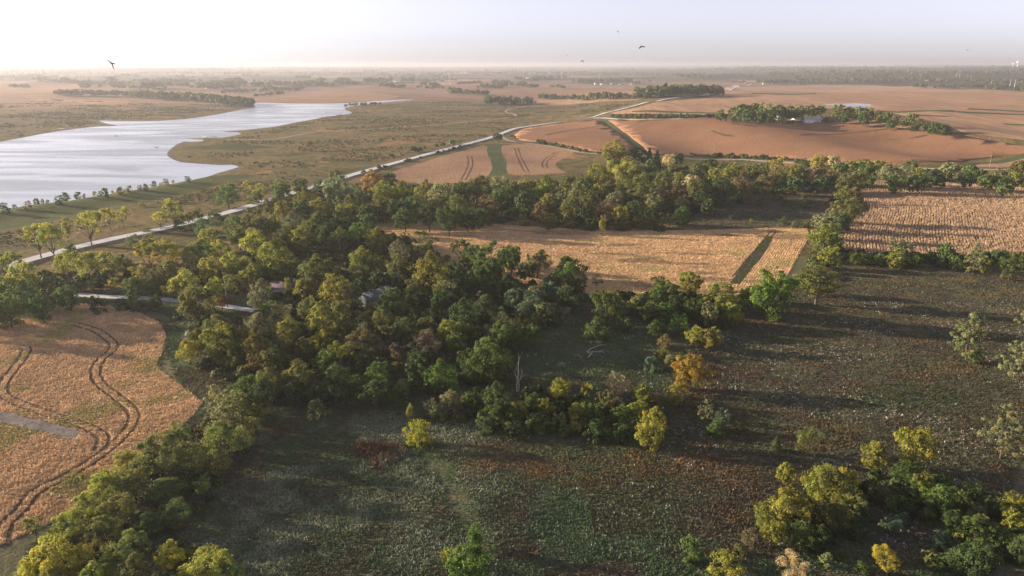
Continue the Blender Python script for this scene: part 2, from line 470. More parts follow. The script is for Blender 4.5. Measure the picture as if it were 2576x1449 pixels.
rawF['S6'] = [(390, 800), (420, 808), (440, 850), (425, 900), (405, 925), (396, 915), (413, 880), (419, 842)]
rawF['B1'] = [(-160, 1003), (0, 1033), (120, 1062), (206, 1084), (186, 1107), (90, 1082), (0, 1062), (-170, 1028)]
rawF['P1'] = [(2068, 263), (2100, 262), (2150, 261), (2188, 262), (2196, 266), (2170, 269), (2110, 268)]
rawF['TER1'] = [(1400, 272), (1500, 278), (1640, 283), (1640, 286), (1500, 282), (1390, 275)]
for i, pts in enumerate([[(2160, 276), (2260, 280), (2400, 277), (2400, 280), (2260, 284), (2150, 279)], [(2360, 277), (2440, 281), (2576, 287), (2576, 290), (2440, 285), (2360, 280)],
                         [(2440, 272), (2576, 279), (2576, 282), (2430, 275)], [(2310, 288), (2400, 292), (2380, 294), (2300, 291)], [(2520, 310), (2600, 314), (2600, 318), (2530, 314)],
                         [(1590, 279), (1700, 280), (1800, 283), (1800, 286), (1690, 284), (1590, 282)], [(1890, 233), (2000, 236), (2050, 234), (2050, 237), (1990, 239), (1890, 236)]]):
    rawF['G%d' % i] = pts
rawF['DAMG'] = [(-300, 572), (0, 528), (188, 501), (344, 476), (468, 458), (560, 441), (640, 440), (560, 462), (470, 487), (344, 513), (188, 545), (0, 580), (-300, 625)]
rawF['MEADOW'] = [(-500, 1449), (-600, 1000), (-300, 800), (200, 760), (640, 700), (1200, 640), (1500, 700), (2100, 640), (2700, 655), (3300, 700), (4300, 1000), (4600, 2300), (1300, 2900), (-2000, 2300)]
rawF['ROUGH'] = [(1700, 520), (1760, 480), (1900, 455), (2120, 455), (2140, 560), (2030, 570), (1800, 576), (1700, 572)]

REG = []      # name, polygon, material, raise, smooth


def reg(name, poly, mat, up=0.0):
    REG.append((name, np.asarray(poly, float), mat, up))


def fld(key, name, mat, up=0.0, smooth=True):
    reg(name, catmull(GP(rawF[key]), 0.03, smooth=smooth), mat, up)


fld('MEADOW', 'meadow', 'meadow', smooth=False)
fld('ROUGH', 'rough_pasture', 'rough')
fld('DAMG', 'dam_embankment', 'damgrass')
for k in ('F8', 'F9', 'F10', 'F11'):
    fld(k, 'far_field', 'tan' if k != 'F8' else 'soy')
fld('F6', 'stubble_field', 'tan')
fld('F12', 'hill_stubble_field', 'soy')
for i in range(7):
    fld('G%d' % i, 'grass_terrace', 'strip')
fld('S3', 'grass_strip', 'strip')
fld('F7', 'stubble_field', 'tan')
fld('F5', 'corn_field', 'corn', 0.7)
fld('F4c', 'corn_field', 'corn', 0.7)
fld('S2', 'grass_waterway', 'strip')
fld('S1', 'grass_waterway', 'strip')
fld('F4a', 'soybean_field', 'soy')
fld('F4b', 'soybean_field', 'soy')
fld('F3', 'corn_field_ground', 'corn_soil')
fld('F2', 'soybean_field_ground', 'soy_soil')
fld('F1', 'soybean_field_ground', 'soy_soil')
fld('S6', 'grass_headland', 'strip')
fld('S4', 'grass_waterway', 'strip')
fld('B1', 'bare_strip', 'bare', smooth=False)
reg('gravel_verge', buffer(ROAD_MAIN, 19, 0.8), 'verge')
reg('gravel_road', buffer(ROAD_E, 4.5, 0.2), 'dirt')
reg('park_road', buffer(PARK, 3.6, 0.6), 'dirt')
reg('farm_lane', buffer(LANE_N, 4.5, 0.2), 'road')
reg('dirt_lane', buffer(DRIVE, 4.2, 0.3), 'road')
reg('gravel_road', buffer(ROAD_MAIN, 7.6, 0.12), 'road')
fld('P1', 'pond', 'water')
reg('lake_shore', buffer(list(LAKE[::3]) + [LAKE[0]], 11, 1.0), 'shore')
reg('lake', LAKE, 'water')


def height_obj(x, y):
    """land height with the raised gravel road and verge ditches"""
    z = T(x, y)
    dr, _, _, _ = seg_dist(x, y, RM)
    return z + 0.9 * (1 - sstep(4.0, 9.5, dr))


RM = catmull(ROAD_MAIN, 0.03, closed=False)


def zmap0(pts, ox, oy):
    return [(ox + 0.2691 * x, oy + 0.2691 * y) for x, y in pts]


def build_land():
    verts = []; edges = []
    for name, poly, mat, up in REG:
        s = len(verts); n = len(poly)
        verts += [(float(p[0]), float(p[1])) for p in poly]
        edges += [(s + i, s + (i + 1) % n) for i in range(n)]
    # graded points
    az = np.radians(np.arange(-44, 44.01, 0.62))
    rr = [70.0]
    while rr[-1] < 30000:
        rr.append(rr[-1] * (1.026 if rr[-1] < 4000 else 1.06))
    rr = np.array(rr)
    A, B = np.meshgrid(az, rr)
    rs = np.random.RandomState(3)
    A = A + (rs.rand(*A.shape) - 0.5) * 0.006; B = B * (1 + (rs.rand(*B.shape) - 0.5) * 0.012)
    pts = np.stack([B * np.sin(A), B * np.cos(A)], -1).reshape(-1, 2)
    az2 = np.radians(np.arange(46, 316, 6.0))
    rr2 = 60 * 1.25 ** np.arange(0, 29)
    A, B = np.meshgrid(az2, rr2)
    pts2 = np.stack([B * np.sin(A), B * np.cos(A)], -1).reshape(-1, 2)
    inner = np.stack(np.meshgrid(np.linspace(-60, 60, 9), np.linspace(-50, 60, 9)), -1).reshape(-1, 2)
    inner = inner[np.hypot(inner[:, 0], inner[:, 1]) < 58]
    verts += [tuple(map(float, p)) for p in np.concatenate([pts, pts2, inner])]
    vo, eo, fo, *_ = delaunay_2d_cdt([Vector(v) for v in verts], edges, [], 0, 1e-4)
    V = np.array([(v.x, v.y) for v in vo]); F = np.array([f for f in fo if len(f) == 3])
    c = V[F].mean(1)
    lab = np.full(len(F), -1)
    for i, (name, poly, mat, up) in enumerate(REG):
        lo = poly.min(0); hi = poly.max(0)
        m = (c[:, 0] > lo[0]) & (c[:, 0] < hi[0]) & (c[:, 1] > lo[1]) & (c[:, 1] < hi[1])
        ix = np.where(m)[0]
        ok = inside(c[ix, 0], c[ix, 1], poly)
        lab[ix[ok]] = i
    Z = height_obj(V[:, 0], V[:, 1])
    li = [i for i, r_ in enumerate(REG) if r_[0] == 'lake'][0]
    lv = np.unique(F[lab == li])
    Z[lv] = 0.0
    pi = [i for i, r_ in enumerate(REG) if r_[0] == 'pond'][0]
    pv = np.unique(F[lab == pi]); Z[pv] = Z[pv].mean()
    for i in range(-1, len(REG)):
        f = F[lab == i]
        if len(f) == 0:
            continue
        name, mat, up = ('ground', 'ground', 0) if i < 0 else (REG[i][0], REG[i][2], REG[i][3])
        u, inv = np.unique(f, return_inverse=True)
        inv = inv.reshape(f.shape)
        co = np.column_stack([V[u], Z[u] + up])
        faces = inv
        # counter-clockwise up
        a = co[faces[:, 0]]; b = co[faces[:, 1]]; d = co[faces[:, 2]]
        cr = (b[:, 0] - a[:, 0]) * (d[:, 1] - a[:, 1]) - (b[:, 1] - a[:, 1]) * (d[:, 0] - a[:, 0])
        faces[cr < 0] = faces[cr < 0][:, ::-1]
        if up > 0:
            e = np.concatenate([faces[:, [0, 1]], faces[:, [1, 2]], faces[:, [2, 0]]])
            key = np.sort(e, 1)
            _, first, cnt = np.unique(key, axis=0, return_index=True, return_counts=True)
            be = e[first[cnt == 1]]
            bv, binv = np.unique(be, return_inverse=True); binv = binv.reshape(be.shape)
            low = co[bv].copy(); low[:, 2] -= up + 0.3
            n0 = len(co)
            co = np.concatenate([co, low])
            sk = np.concatenate([np.stack([be[:, 1], be[:, 0], n0 + binv[:, 0]], 1), np.stack([be[:, 1], n0 + binv[:, 0], n0 + binv[:, 1]], 1)])
            faces = np.concatenate([faces, sk])
        me = mesh_np(name, co, faces)
        me.materials.append(M[mat])
        if up == 0:
            me.shade_smooth()
        ob = bpy.data.objects.new(name, me); COL.objects.link(ob)
        ob['kind'] = 'structure'


def mesh_np(name, co, faces, col=None):
    me = bpy.data.meshes.new(name)
    co = np.ascontiguousarray(co, np.float32); faces = np.ascontiguousarray(faces, np.int32)
    k = faces.shape[1]
    me.vertices.add(len(co)); me.vertices.foreach_set('co', co.ravel())
    me.loops.add(faces.size); me.loops.foreach_set('vertex_index', faces.ravel())
    me.polygons.add(len(faces)); me.polygons.foreach_set('loop_start', np.arange(0, faces.size, k, dtype=np.int32))
    if col is not None:
        at = me.attributes.new('col', 'FLOAT_COLOR', 'POINT')
        c4 = np.ones((len(co), 4), np.float32); c4[:, :3] = col
        at.data.foreach_set('color', c4.ravel())
    me.update(calc_edges=True)
    return me


build_land()


def drape(name, line, wd, mat, lift, jit=0.3):
    # a narrow strip laid over the land, slightly proud of it
    P = catmull(line, 0.012, closed=False)
    P = np.concatenate([np.linspace(P[i], P[i + 1], 4, endpoint=False) for i in range(len(P) - 1)] + [P[-1:]])
    d = np.gradient(P, axis=0); d = d / (np.linalg.norm(d, axis=1, keepdims=True) + 1e-9)
    nn = np.stack([-d[:, 1], d[:, 0]], 1)
    wv = (wd / 2 * (1 + jit * (fbm(P[:, 0] / 5, P[:, 1] / 5, 2) - 0.5) * 2))[:, None]
    a = P + nn * wv; b = P - nn * wv
    co = np.concatenate([np.column_stack([q, T(q[:, 0], q[:, 1]) + lift]) for q in (a, b)])
    n = len(P); i = np.arange(n - 1)
    me = mesh_np(name, co, np.stack([i, i + n, i + n + 1, i + 1], 1))
    me.materials.append(M[mat])
    o = bpy.data.objects.new(name, me); COL.objects.link(o)
    o['kind'] = 'structure'


def offset_line(P, k):
    d = np.gradient(P, axis=0); d = d / (np.linalg.norm(d, axis=1, keepdims=True) + 1e-9)
    return P + np.stack([-d[:, 1], d[:, 0]], 1) * k


M['track'] = noise_mat('wheel_track_soil', [(0.3, (0.075, 0.05, 0.034)), (0.7, (0.13, 0.088, 0.055))], 0.6, 1.0, spec=0.03)
M['terrace'] = noise_mat('terrace_weeds', [(0.3, (0.075, 0.06, 0.035)), (0.7, (0.13, 0.095, 0.055))], 0.08, 1.0, 0.5, None, 0.6, 0.6, 0.6, spec=0.03)
for ln, lift in (([(2013, 341), (2070, 340), (2126, 337), (2180, 332), (2234, 325)], 0.9), ([(2232, 353), (2280, 352), (2330, 341)], 0.9), ([(1371, 341), (1433, 330), (1481, 323), (1519, 317)], 0.9), ([(1790, 331), (1820, 341), (1846, 345)], 0.9), ([(1838, 312), (1880, 317), (1905, 320)], 0.9)):
    drape('field_terrace', GP(ln), 4.5, 'terrace', lift, 0.8)
for ln in (zmap0([(2045, 990), (2058, 1060), (2035, 1130), (1990, 1215)], 629, 126), zmap0([(150, 915), (170, 980), (205, 1060), (250, 1140)], 1258, 126), zmap0([(530, 950), (440, 1020), (410, 1070), (425, 1100)], 1258, 126)):
    c_ = catmull(GP(ln), 0.012, closed=False)
    for k_ in (-2.0, 2.0):
        drape('wheel_track', list(offset_line(c_, k_)), 0.8, 'track', 0.12)

# ------------------------------------------------------------------ foliage
def leaf_mat():
    m, nt, b, L = newmat('leaves')
    oi = nd(nt, 'ShaderNodeObjectInfo')
    at = nd(nt, 'ShaderNodeAttribute'); at.attribute_name = 'col'
    mx = nd(nt, 'ShaderNodeMix', data_type='RGBA', blend_type='MULTIPLY'); mx.inputs[0].default_value = 1
    L.new(oi.outputs['Color'], mx.inputs[6]); L.new(at.outputs['Color'], mx.inputs[7])
    return m, nt, b, L, mx.outputs[2]


def finish_leaf(m, nt, b, L, col, tr=0.42):
    L.new(col, b.inputs['Base Color'])
    b.inputs['Roughness'].default_value = 0.75
    b.inputs['Specular IOR Level'].default_value = 0.18
    t = nd(nt, 'ShaderNodeBsdfTranslucent')
    L.new(col, t.inputs['Color'])
    ms = nd(nt, 'ShaderNodeMixShader'); ms.inputs[0].default_value = tr
    L.new(b.outputs[0], ms.inputs[1]); L.new(t.outputs[0], ms.inputs[2])
    L.new(ms.outputs[0], nt.nodes['Material Output'].inputs['Surface'])
    return m


M['leaf'] = finish_leaf(*leaf_mat())


def stuff_leaf(name, tr=0.25, upw=0.0):
    m, nt, b, L = newmat(name)
    at = nd(nt, 'ShaderNodeAttribute'); at.attribute_name = 'col'
    finish_leaf(m, nt, b, L, at.outputs['Color'], tr)
    if upw:      # short plants shade as a canopy: lean the normals towards the sky
        g = nd(nt, 'ShaderNodeNewGeometry')
        a = nd(nt, 'ShaderNodeVectorMath', operation='SCALE'); a.inputs['Scale'].default_value = 1 - upw
        c = nd(nt, 'ShaderNodeVectorMath', operation='ADD'); c.inputs[1].default_value = (0, 0, upw)
        q = nd(nt, 'ShaderNodeVectorMath', operation='NORMALIZE')
        L.new(g.outputs['Normal'], a.inputs[0]); L.new(a.outputs[0], c.inputs[0]); L.new(c.outputs[0], q.inputs[0])
        L.new(q.outputs[0], b.inputs['Normal'])
    return m


M['stuff_leaf'] = stuff_leaf('mixed_foliage')
M['grass_blades'] = stuff_leaf('grass_blades', 0.15, 0.6)
M['crop_leaf'] = stuff_leaf('ripe_crop_leaves', 0.12, 0.5)
M['bark'] = noise_mat('bark', [(0.3, (0.07, 0.055, 0.04)), (0.7, (0.15, 0.125, 0.10))], 3.0, 0.95, spec=0.1)
M['deadwood'] = noise_mat('bleached_wood', [(0.3, (0.36, 0.31, 0.25)), (0.7, (0.55, 0.49, 0.42))], 3.0, 0.9, spec=0.1)


def unit(v):
    return v / (np.linalg.norm(v, axis=-1, keepdims=True) + 1e-9)


def leaf_cards(rs, pos, nrm, size, col, aspect=0.55):
    n = len(pos)
    t1 = unit(np.cross(nrm, unit(rs.randn(n, 3))))
    t2 = np.cross(nrm, t1)
    s = size[:, None]
    j = lambda: (rs.rand(n, 1) * 0.5 + 0.75)
    v = np.stack([pos - t1 * s * j(), pos + t2 * s * aspect * j() + nrm * s * 0.2 * (rs.rand(n, 1) - 0.5), pos + t1 * s * j(), pos - t2 * s * aspect * j() + nrm * s * 0.2 * (rs.rand(n, 1) - 0.5)], 1).reshape(-1, 3)
    f = np.arange(4 * n).reshape(n, 4)
    return v, f, np.repeat(col, 4, 0)


def lobed(rs, W, H, base, nl, nleaf, leaf, flat=0.85, spread=(0.35, 0.85), lr=(0.26, 0.42), up=0.0, top=1.0, drop=0.0, body=0.10):
    a = W / 2; zc = H * (1 + base) / 2; c = H * (1 - base) / 2
    u = unit(rs.randn(nl, 3)); u[:, 2] = u[:, 2] * 0.8 + up
    u = unit(u)
    r = spread[0] + (spread[1] - spread[0]) * rs.rand(nl, 1) ** 0.6
    cz = u[:, 2:3] * r
    # narrower towards the top and a little under the middle
    narrow = np.clip(1.0 - 0.45 * top * np.clip(cz, 0, 1) ** 1.5, 0.3, 1)
    cen = np.concatenate([u[:, :2] * r * a * narrow, zc + c * cz], 1)
    cen[:, :2] += rs.randn(1, 2) * a * 0.06
    rad = a * (lr[0] + (lr[1] - lr[0]) * rs.rand(nl))
    prob = rad ** 2 / (rad ** 2).sum()
    k = rs.choice(nl, nleaf, p=prob)
    out = unit(cen - np.array([0, 0, zc - 0.25 * c]))
    v = unit(rs.randn(nleaf, 3) + 0.75 * out[k] + np.array([0, 0, 0.25]))
    rr = rad[k] * (0.62 + 0.50 * rs.rand(nleaf))
    pos = cen[k] + v * rr[:, None] * np.array([1, 1, flat])
    # part of the leaves fill the whole envelope so that the lobes run together
    m = rs.rand(nleaf) < body
    e = unit(rs.randn(nleaf, 3)); q = 0.72 + 0.26 * rs.rand(nleaf, 1)
    nar = np.clip(1.0 - 0.40 * top * np.clip(e[:, 2:3], 0, 1) ** 1.5, 0.3, 1)
    pe = np.concatenate([e[:, :2] * q * a * nar, zc + c * 0.95 * e[:, 2:3] * q], 1)
    pos[m] = pe[m]; v[m] = e[m]
    # uneven outline
    dr = pos - np.array([0, 0, zc]); un = unit(dr)
    f = 0
    for q in range(6):
        kk = rs.randn(3) * (1.6 + 0.7 * q); f = f + np.sin(un @ kk + rs.rand() * 6.28) / (1 + 0.45 * q)
    sc = 1 + 0.15 * f
    pos = np.array([0, 0, zc]) + dr * np.stack([sc, sc, 1 + (sc - 1) * 0.8], 1)
    pos[:, 2] -= drop * (np.hypot(pos[:, 0], pos[:, 1]) / a) ** 2 * H * 0.1
    pos[:, 2] = np.maximum(pos[:, 2], 0.12)
    n = unit(v + 0.5 * rs.randn(nleaf, 3))
    lobe_v = 0.68 + 0.64 * rs.rand(nl)
    warm = rs.rand(nl) ** 2
    tv = lobe_v[k] * (0.72 + 0.56 * rs.rand(nleaf))
    wv = np.clip(warm[k] * 0.7 + 0.3 * rs.rand(nleaf), 0, 1)
    col = np.stack([tv * (0.82 + 0.46 * wv), tv * (0.97 + 0.10 * wv), tv * (1.05 - 0.25 * wv)], 1)
    return pos, n, leaf * (0.55 + 0.9 * rs.rand(nleaf)), col, cen


def tube(pts, rad, seg=6):
    pts = np.asarray(pts, float); n = len(pts)
    d = np.gradient(pts, axis=0); d = unit(d)
    ref = np.where(np.abs(d[:, 2:3]) > 0.9, np.array([[1.0, 0, 0]]), np.array([[0, 0, 1.0]]))
    a = unit(np.cross(d, ref)); b = np.cross(d, a)
    th = np.linspace(0, 2 * np.pi, seg, endpoint=False)
    ring = a[:, None, :] * np.cos(th)[None, :, None] + b[:, None, :] * np.sin(th)[None, :, None]
    v = (pts[:, None, :] + ring * np.asarray(rad)[:, None, None]).reshape(-1, 3)
    f = []
    for i in range(n - 1):
        for j in range(seg):
            k = (j + 1) % seg
            f.append((i * seg + j, i * seg + k, (i + 1) * seg + k, (i + 1) * seg + j))
    return v, np.array(f)


def join(parts):
    V = []; F = []; o = 0
    for v, f in parts:
        V.append(v); F.append(f + o); o += len(v)
    return np.concatenate(V), np.concatenate(F)


def limb_mesh(rs, H, cen, r0, fork=0.3, nlimb=6):
    lean = rs.randn(2) * H * 0.03
    top = np.array([lean[0], lean[1], H * 0.72])
    P = [np.array([0, 0, -0.3]), np.array([lean[0] * 0.2, lean[1] * 0.2, H * fork * 0.5]), np.array([lean[0] * 0.5, lean[1] * 0.5, H * fork]), top]
    parts = [tube(P, [r0 * 1.25, r0, r0 * 0.8, r0 * 0.2])]
    idx = rs.permutation(len(cen))[:nlimb]
    for i in idx:
        s = rs.uniform(0.55, 1.0)
        p0 = np.array([lean[0] * s * 0.5, lean[1] * s * 0.5, H * fork * s])
        p3 = cen[i]
        mid = p0 * 0.5 + p3 * 0.5 + np.array([0, 0, -0.06 * H]) + rs.randn(3) * 0.15
        parts.append(tube([p0, mid, p3], [r0 * 0.55, r0 * 0.36, r0 * 0.08], 5))
    return join(parts)


def twigs(rs, H, W, r0, depth=4, spread=0.55, nb=3, upb=0.35):
    """bare branching structure"""
    parts = []; tips = []

    def go(p, d, L, r, k):
        q = p + d * L
        m = (p + q) / 2 + rs.randn(3) * L * 0.06
        parts.append(tube([p, m, q], [r, r * 0.8, r * 0.55], 5 if k < 2 else 3))
        if k >= depth:
            tips.append(q); return
        for i in range(nb if k else nb + 1):
            nd_ = unit(d + rs.randn(3) * spread + np.array([0, 0, upb]))
            st = p + d * L * rs.uniform(0.55, 1.0)
            go(st, nd_, L * rs.uniform(0.55, 0.8), r * 0.52, k + 1)
    go(np.array([0, 0, -0.2]), unit(np.array([rs.randn() * 0.08, rs.randn() * 0.08, 1.0])), H * 0.36, r0, 0)
    V, F = join(parts)
    V[:, 2] *= H / max(V[:, 2].max(), 1e-3)
    sc = (W / 2) / np.percentile(np.hypot(V[:, 0], V[:, 1]), 99)
    V[:, :2] *= sc
    T_ = np.array(tips)
    T_[:, 2] *= 1.0; T_[:, :2] *= sc
    return V, F, T_


PROTO = {}
W0, H0 = 8.0, 10.0


def make_protos():
    for hd in (0, 1):
        nm = 2.6 if hd else 1.0
        ls = 0.60 if hd else 1.0
        for typ, nv in (('R', 4), ('T', 4), ('L', 3), ('V', 3), ('W', 3), ('S', 4), ('C', 2), ('N', 1), ('F', 3)):
            L = []
            for v in range(nv):
                rs = np.random.RandomState(100 * v + ord(typ) + 7 * hd)
                asp = 0.55
                if typ == 'R':
                    p = lobed(rs, W0, H0, 0.08, 52, int(3000 * nm), 0.31 * ls, lr=(0.12, 0.27), spread=(0.3, 0.92), top=0.8)
                elif typ == 'T':
                    p = lobed(rs, W0, H0, 0.10, 50, int(3000 * nm), 0.31 * ls, lr=(0.11, 0.24), spread=(0.3, 0.92), top=1.1)
                elif typ == 'L':
                    p = lobed(rs, W0, H0, 0.16, 44, int(3000 * nm), 0.25 * ls, flat=0.5, lr=(0.15, 0.28), spread=(0.3, 0.95), top=0.8)
                elif typ == 'F':
                    p = lobed(rs, W0, H0, 0.03, 64, int(3600 * nm), 0.23 * ls, flat=0.6, lr=(0.07, 0.17), spread=(0.15, 0.98), top=1.3, body=0.03)
                elif typ == 'V':
                    p = lobed(rs, W0, H0, 0.38, 24, int(1500 * nm), 0.30 * ls, lr=(0.14, 0.27), spread=(0.4, 0.95), up=0.15, top=0.6, body=0.06)
                elif typ == 'W':
                    p = lobed(rs, W0, H0, 0.15, 30, int(1400 * nm), 0.26 * ls, lr=(0.15, 0.28), spread=(0.4, 0.95), body=0.1)
                elif typ == 'S':
                    p = lobed(rs, W0, H0, -0.35, 36, int(2200 * nm), 0.34 * ls, lr=(0.14, 0.30), spread=(0.3, 0.82), top=0.5)
                elif typ == 'N':
                    p = lobed(rs, W0, H0, 0.02, 22, int(1700 * nm), 0.34 * ls, lr=(0.26, 0.42), spread=(0.1, 0.9), top=0.9)
                else:
                    n = int(2200 * nm)
                    h = 0.06 + 0.94 * rs.rand(n) ** 1.35
                    rr = (1 - h) ** 0.8 * W0 / 2 * (0.55 + 0.45 * np.sqrt(rs.rand(n))) * (0.85 + 0.15 * np.sin(h * 50))
                    th = rs.rand(n) * 2 * np.pi
                    pos = np.stack([rr * np.cos(th), rr * np.sin(th), h * H0], 1)
                    nn = unit(np.stack([np.cos(th), np.sin(th), 0.5 + 0 * th], 1) + 0.6 * rs.randn(n, 3))
                    tv = 0.7 + 0.6 * rs.rand(n)
                    p = (pos, nn, 0.30 * ls * (0.6 + 0.8 * rs.rand(n)), np.stack([tv] * 3, 1), pos[:8] * 0.5 + np.array([0, 0, 3]))
                vv, ff, cc = leaf_cards(rs, *p[:4])
                # keep the crown to its nominal width and height
                ext = np.percentile(np.hypot(vv[:, 0], vv[:, 1]), 98.5); vv[:, :2] *= (W0 / 2) / ext
                zt = np.percentile(vv[:, 2], 99.7); vv[:, 2] *= H0 / zt
                me = mesh_np('crown_' + typ, vv, ff, cc); me.materials.append(M['leaf'])
                fork = {'V': 0.34, 'L': 0.26, 'T': 0.3, 'W': 0.22, 'S': 0.06}.get(typ, 0.25)
                r0 = {'S': 0.10, 'V': 0.15, 'W': 0.13, 'F': 0.10}.get(typ, 0.24)
                tv_, tf_ = limb_mesh(rs, H0, p[4], r0, fork, {'V': 11, 'W': 12, 'L': 8}.get(typ, 6))
                mt = mesh_np('trunk_' + typ, tv_, tf_); mt.materials.append(M['bark'])
                mt.shade_smooth()
                L.append((me, mt))
            PROTO[typ, hd] = L
    L = []
    for v in range(3):
        rs = np.random.RandomState(900 + v)
        V, F, tips = twigs(rs, H0, W0, 0.22, 4, 0.5, 3, 0.35)
        mt = mesh_np('bare_limbs', V, F); mt.materials.append(M['bark'])
        L.append((None, mt))
    PROTO['B', 0] = PROTO['B', 1] = L


make_protos()

PAL = {'yg': ((0.128, 0.134, 0.027), 'yellow-green'), 'ol': ((0.080, 0.089, 0.027), 'olive-green'), 'dg': ((0.040, 0.062, 0.021), 'dark green'),
       'mg': ((0.060, 0.088, 0.024), 'mid-green'), 'gg': ((0.115, 0.125, 0.058), 'grey-green'), 'ye': ((0.165, 0.155, 0.026), 'golden yellow'),
       'or': ((0.20, 0.125, 0.026), 'orange'), 'br': ((0.105, 0.085, 0.042), 'brownish'), 'ta': ((0.25, 0.205, 0.11), 'pale tan'),
       'bg': ((0.065, 0.098, 0.060), 'blue-green'), 'rd': ((0.13, 0.06, 0.03), 'rust-red'), 'bl': ((0.066, 0.118, 0.022), 'bright green'), 'pu': ((0.085, 0.07, 0.052), 'purplish brown')}
KIND = {'R': ('broadleaf_tree', 'round-crowned tree', 'tree', 1.10), 'T': ('broadleaf_tree', 'tall uneven-crowned tree', 'tree', 1.42), 'L': ('locust_tree', 'feathery spreading tree', 'tree', 1.02),
        'V': ('open_tree', 'airy open-limbed tree', 'tree', 1.35), 'W': ('sparse_tree', 'thinly leaved tree', 'tree', 1.05), 'S': ('shrub', 'rounded leafy shrub', 'shrub', 0.82),
        'C': ('conifer', 'dark pointed conifer', 'conifer', 1.9), 'N': ('columnar_tree', 'narrow columnar tree', 'tree', 2.3), 'F': ('wispy_tree', 'wispy open-crowned tree', 'tree', 1.25), 'B': ('bare_tree', 'leafless twiggy tree', 'tree', 1.15)}
OCC = []       # footprints of what stands on the meadow


def solve_place(cx, yt, w, ratio):
    a = (cx - VW / 2) / FV
    ts = np.exp(np.linspace(math.log(90), math.log(4000), 130))
    for it in range(2):
        xs = a * (ts * CP + CAM_H * SP) if it == 0 else a * dep
        zs = T(xs, ts)
        dep = ts * CP - (zs - CAM_H) * SP
    xs = a * dep
    wm = w * dep / FV
    H = np.clip(wm * ratio, 1.0, 27)
    _, py, _ = project(xs, ts, zs + H)
    i = int(np.argmin(np.abs(py - yt)))
    j = min(max(i + (1 if py[i] > yt else -1), 0), len(ts) - 1)
    f = 0.0 if py[j] == py[i] else float(np.clip((yt - py[i]) / (py[j] - py[i]), 0, 1))
    L_ = lambda q: float(q[i] * (1 - f) + q[j] * f)
    x, y = L_(xs), L_(ts)
    return x, y, gz(x, y), L_(wm), L_(H)


PLANTED = []


def put_tree(cx, yt, w, typ, col, zone, label=None, ratio=None, rs=random.Random(5)):
    r0 = KIND[typ][3]
    rat = (ratio or r0 * rs.uniform(0.92, 1.08))
    x, y, z, wm, H = solve_place(cx, yt, w, rat)
    if 'roadside wood' in zone and 185 < cx < 640:      # these stand behind the lane
        while w > 16 and project(x, y, z)[1] > 734 + (cx - 185) * 0.085:
            w *= 0.92
            x, y, z, wm, H = solve_place(cx, yt, w, rat)
    PLANTED.append(dict(x=x, y=y, z=z, wm=wm, H=H, w=w, typ=typ, col=col, zone=zone, label=label, rot=rs.uniform(0, 6.28), sx=rs.uniform(1.0, 1.17), sy=rs.uniform(1.0, 1.17), pick=rs.random(),
                        k=1.7 * rs.uniform(0.88, 1.14), kc=[rs.uniform(0.93, 1.07) for _ in range(3)]))


def word_of(p):
    return 'leafless twiggy tree' if p['typ'] == 'B' else (KIND[p['typ']][1] if p['typ'] == 'C' else '%s %s' % (PAL[p['col']][1], KIND[p['typ']][1]))


SHORT = {'R': 'round tree', 'T': 'tall tree', 'L': 'feathery tree', 'V': 'airy tree', 'W': 'sparse tree', 'S': 'shrub', 'C': 'conifer', 'N': 'columnar tree', 'B': 'bare tree', 'F': 'wispy tree'}


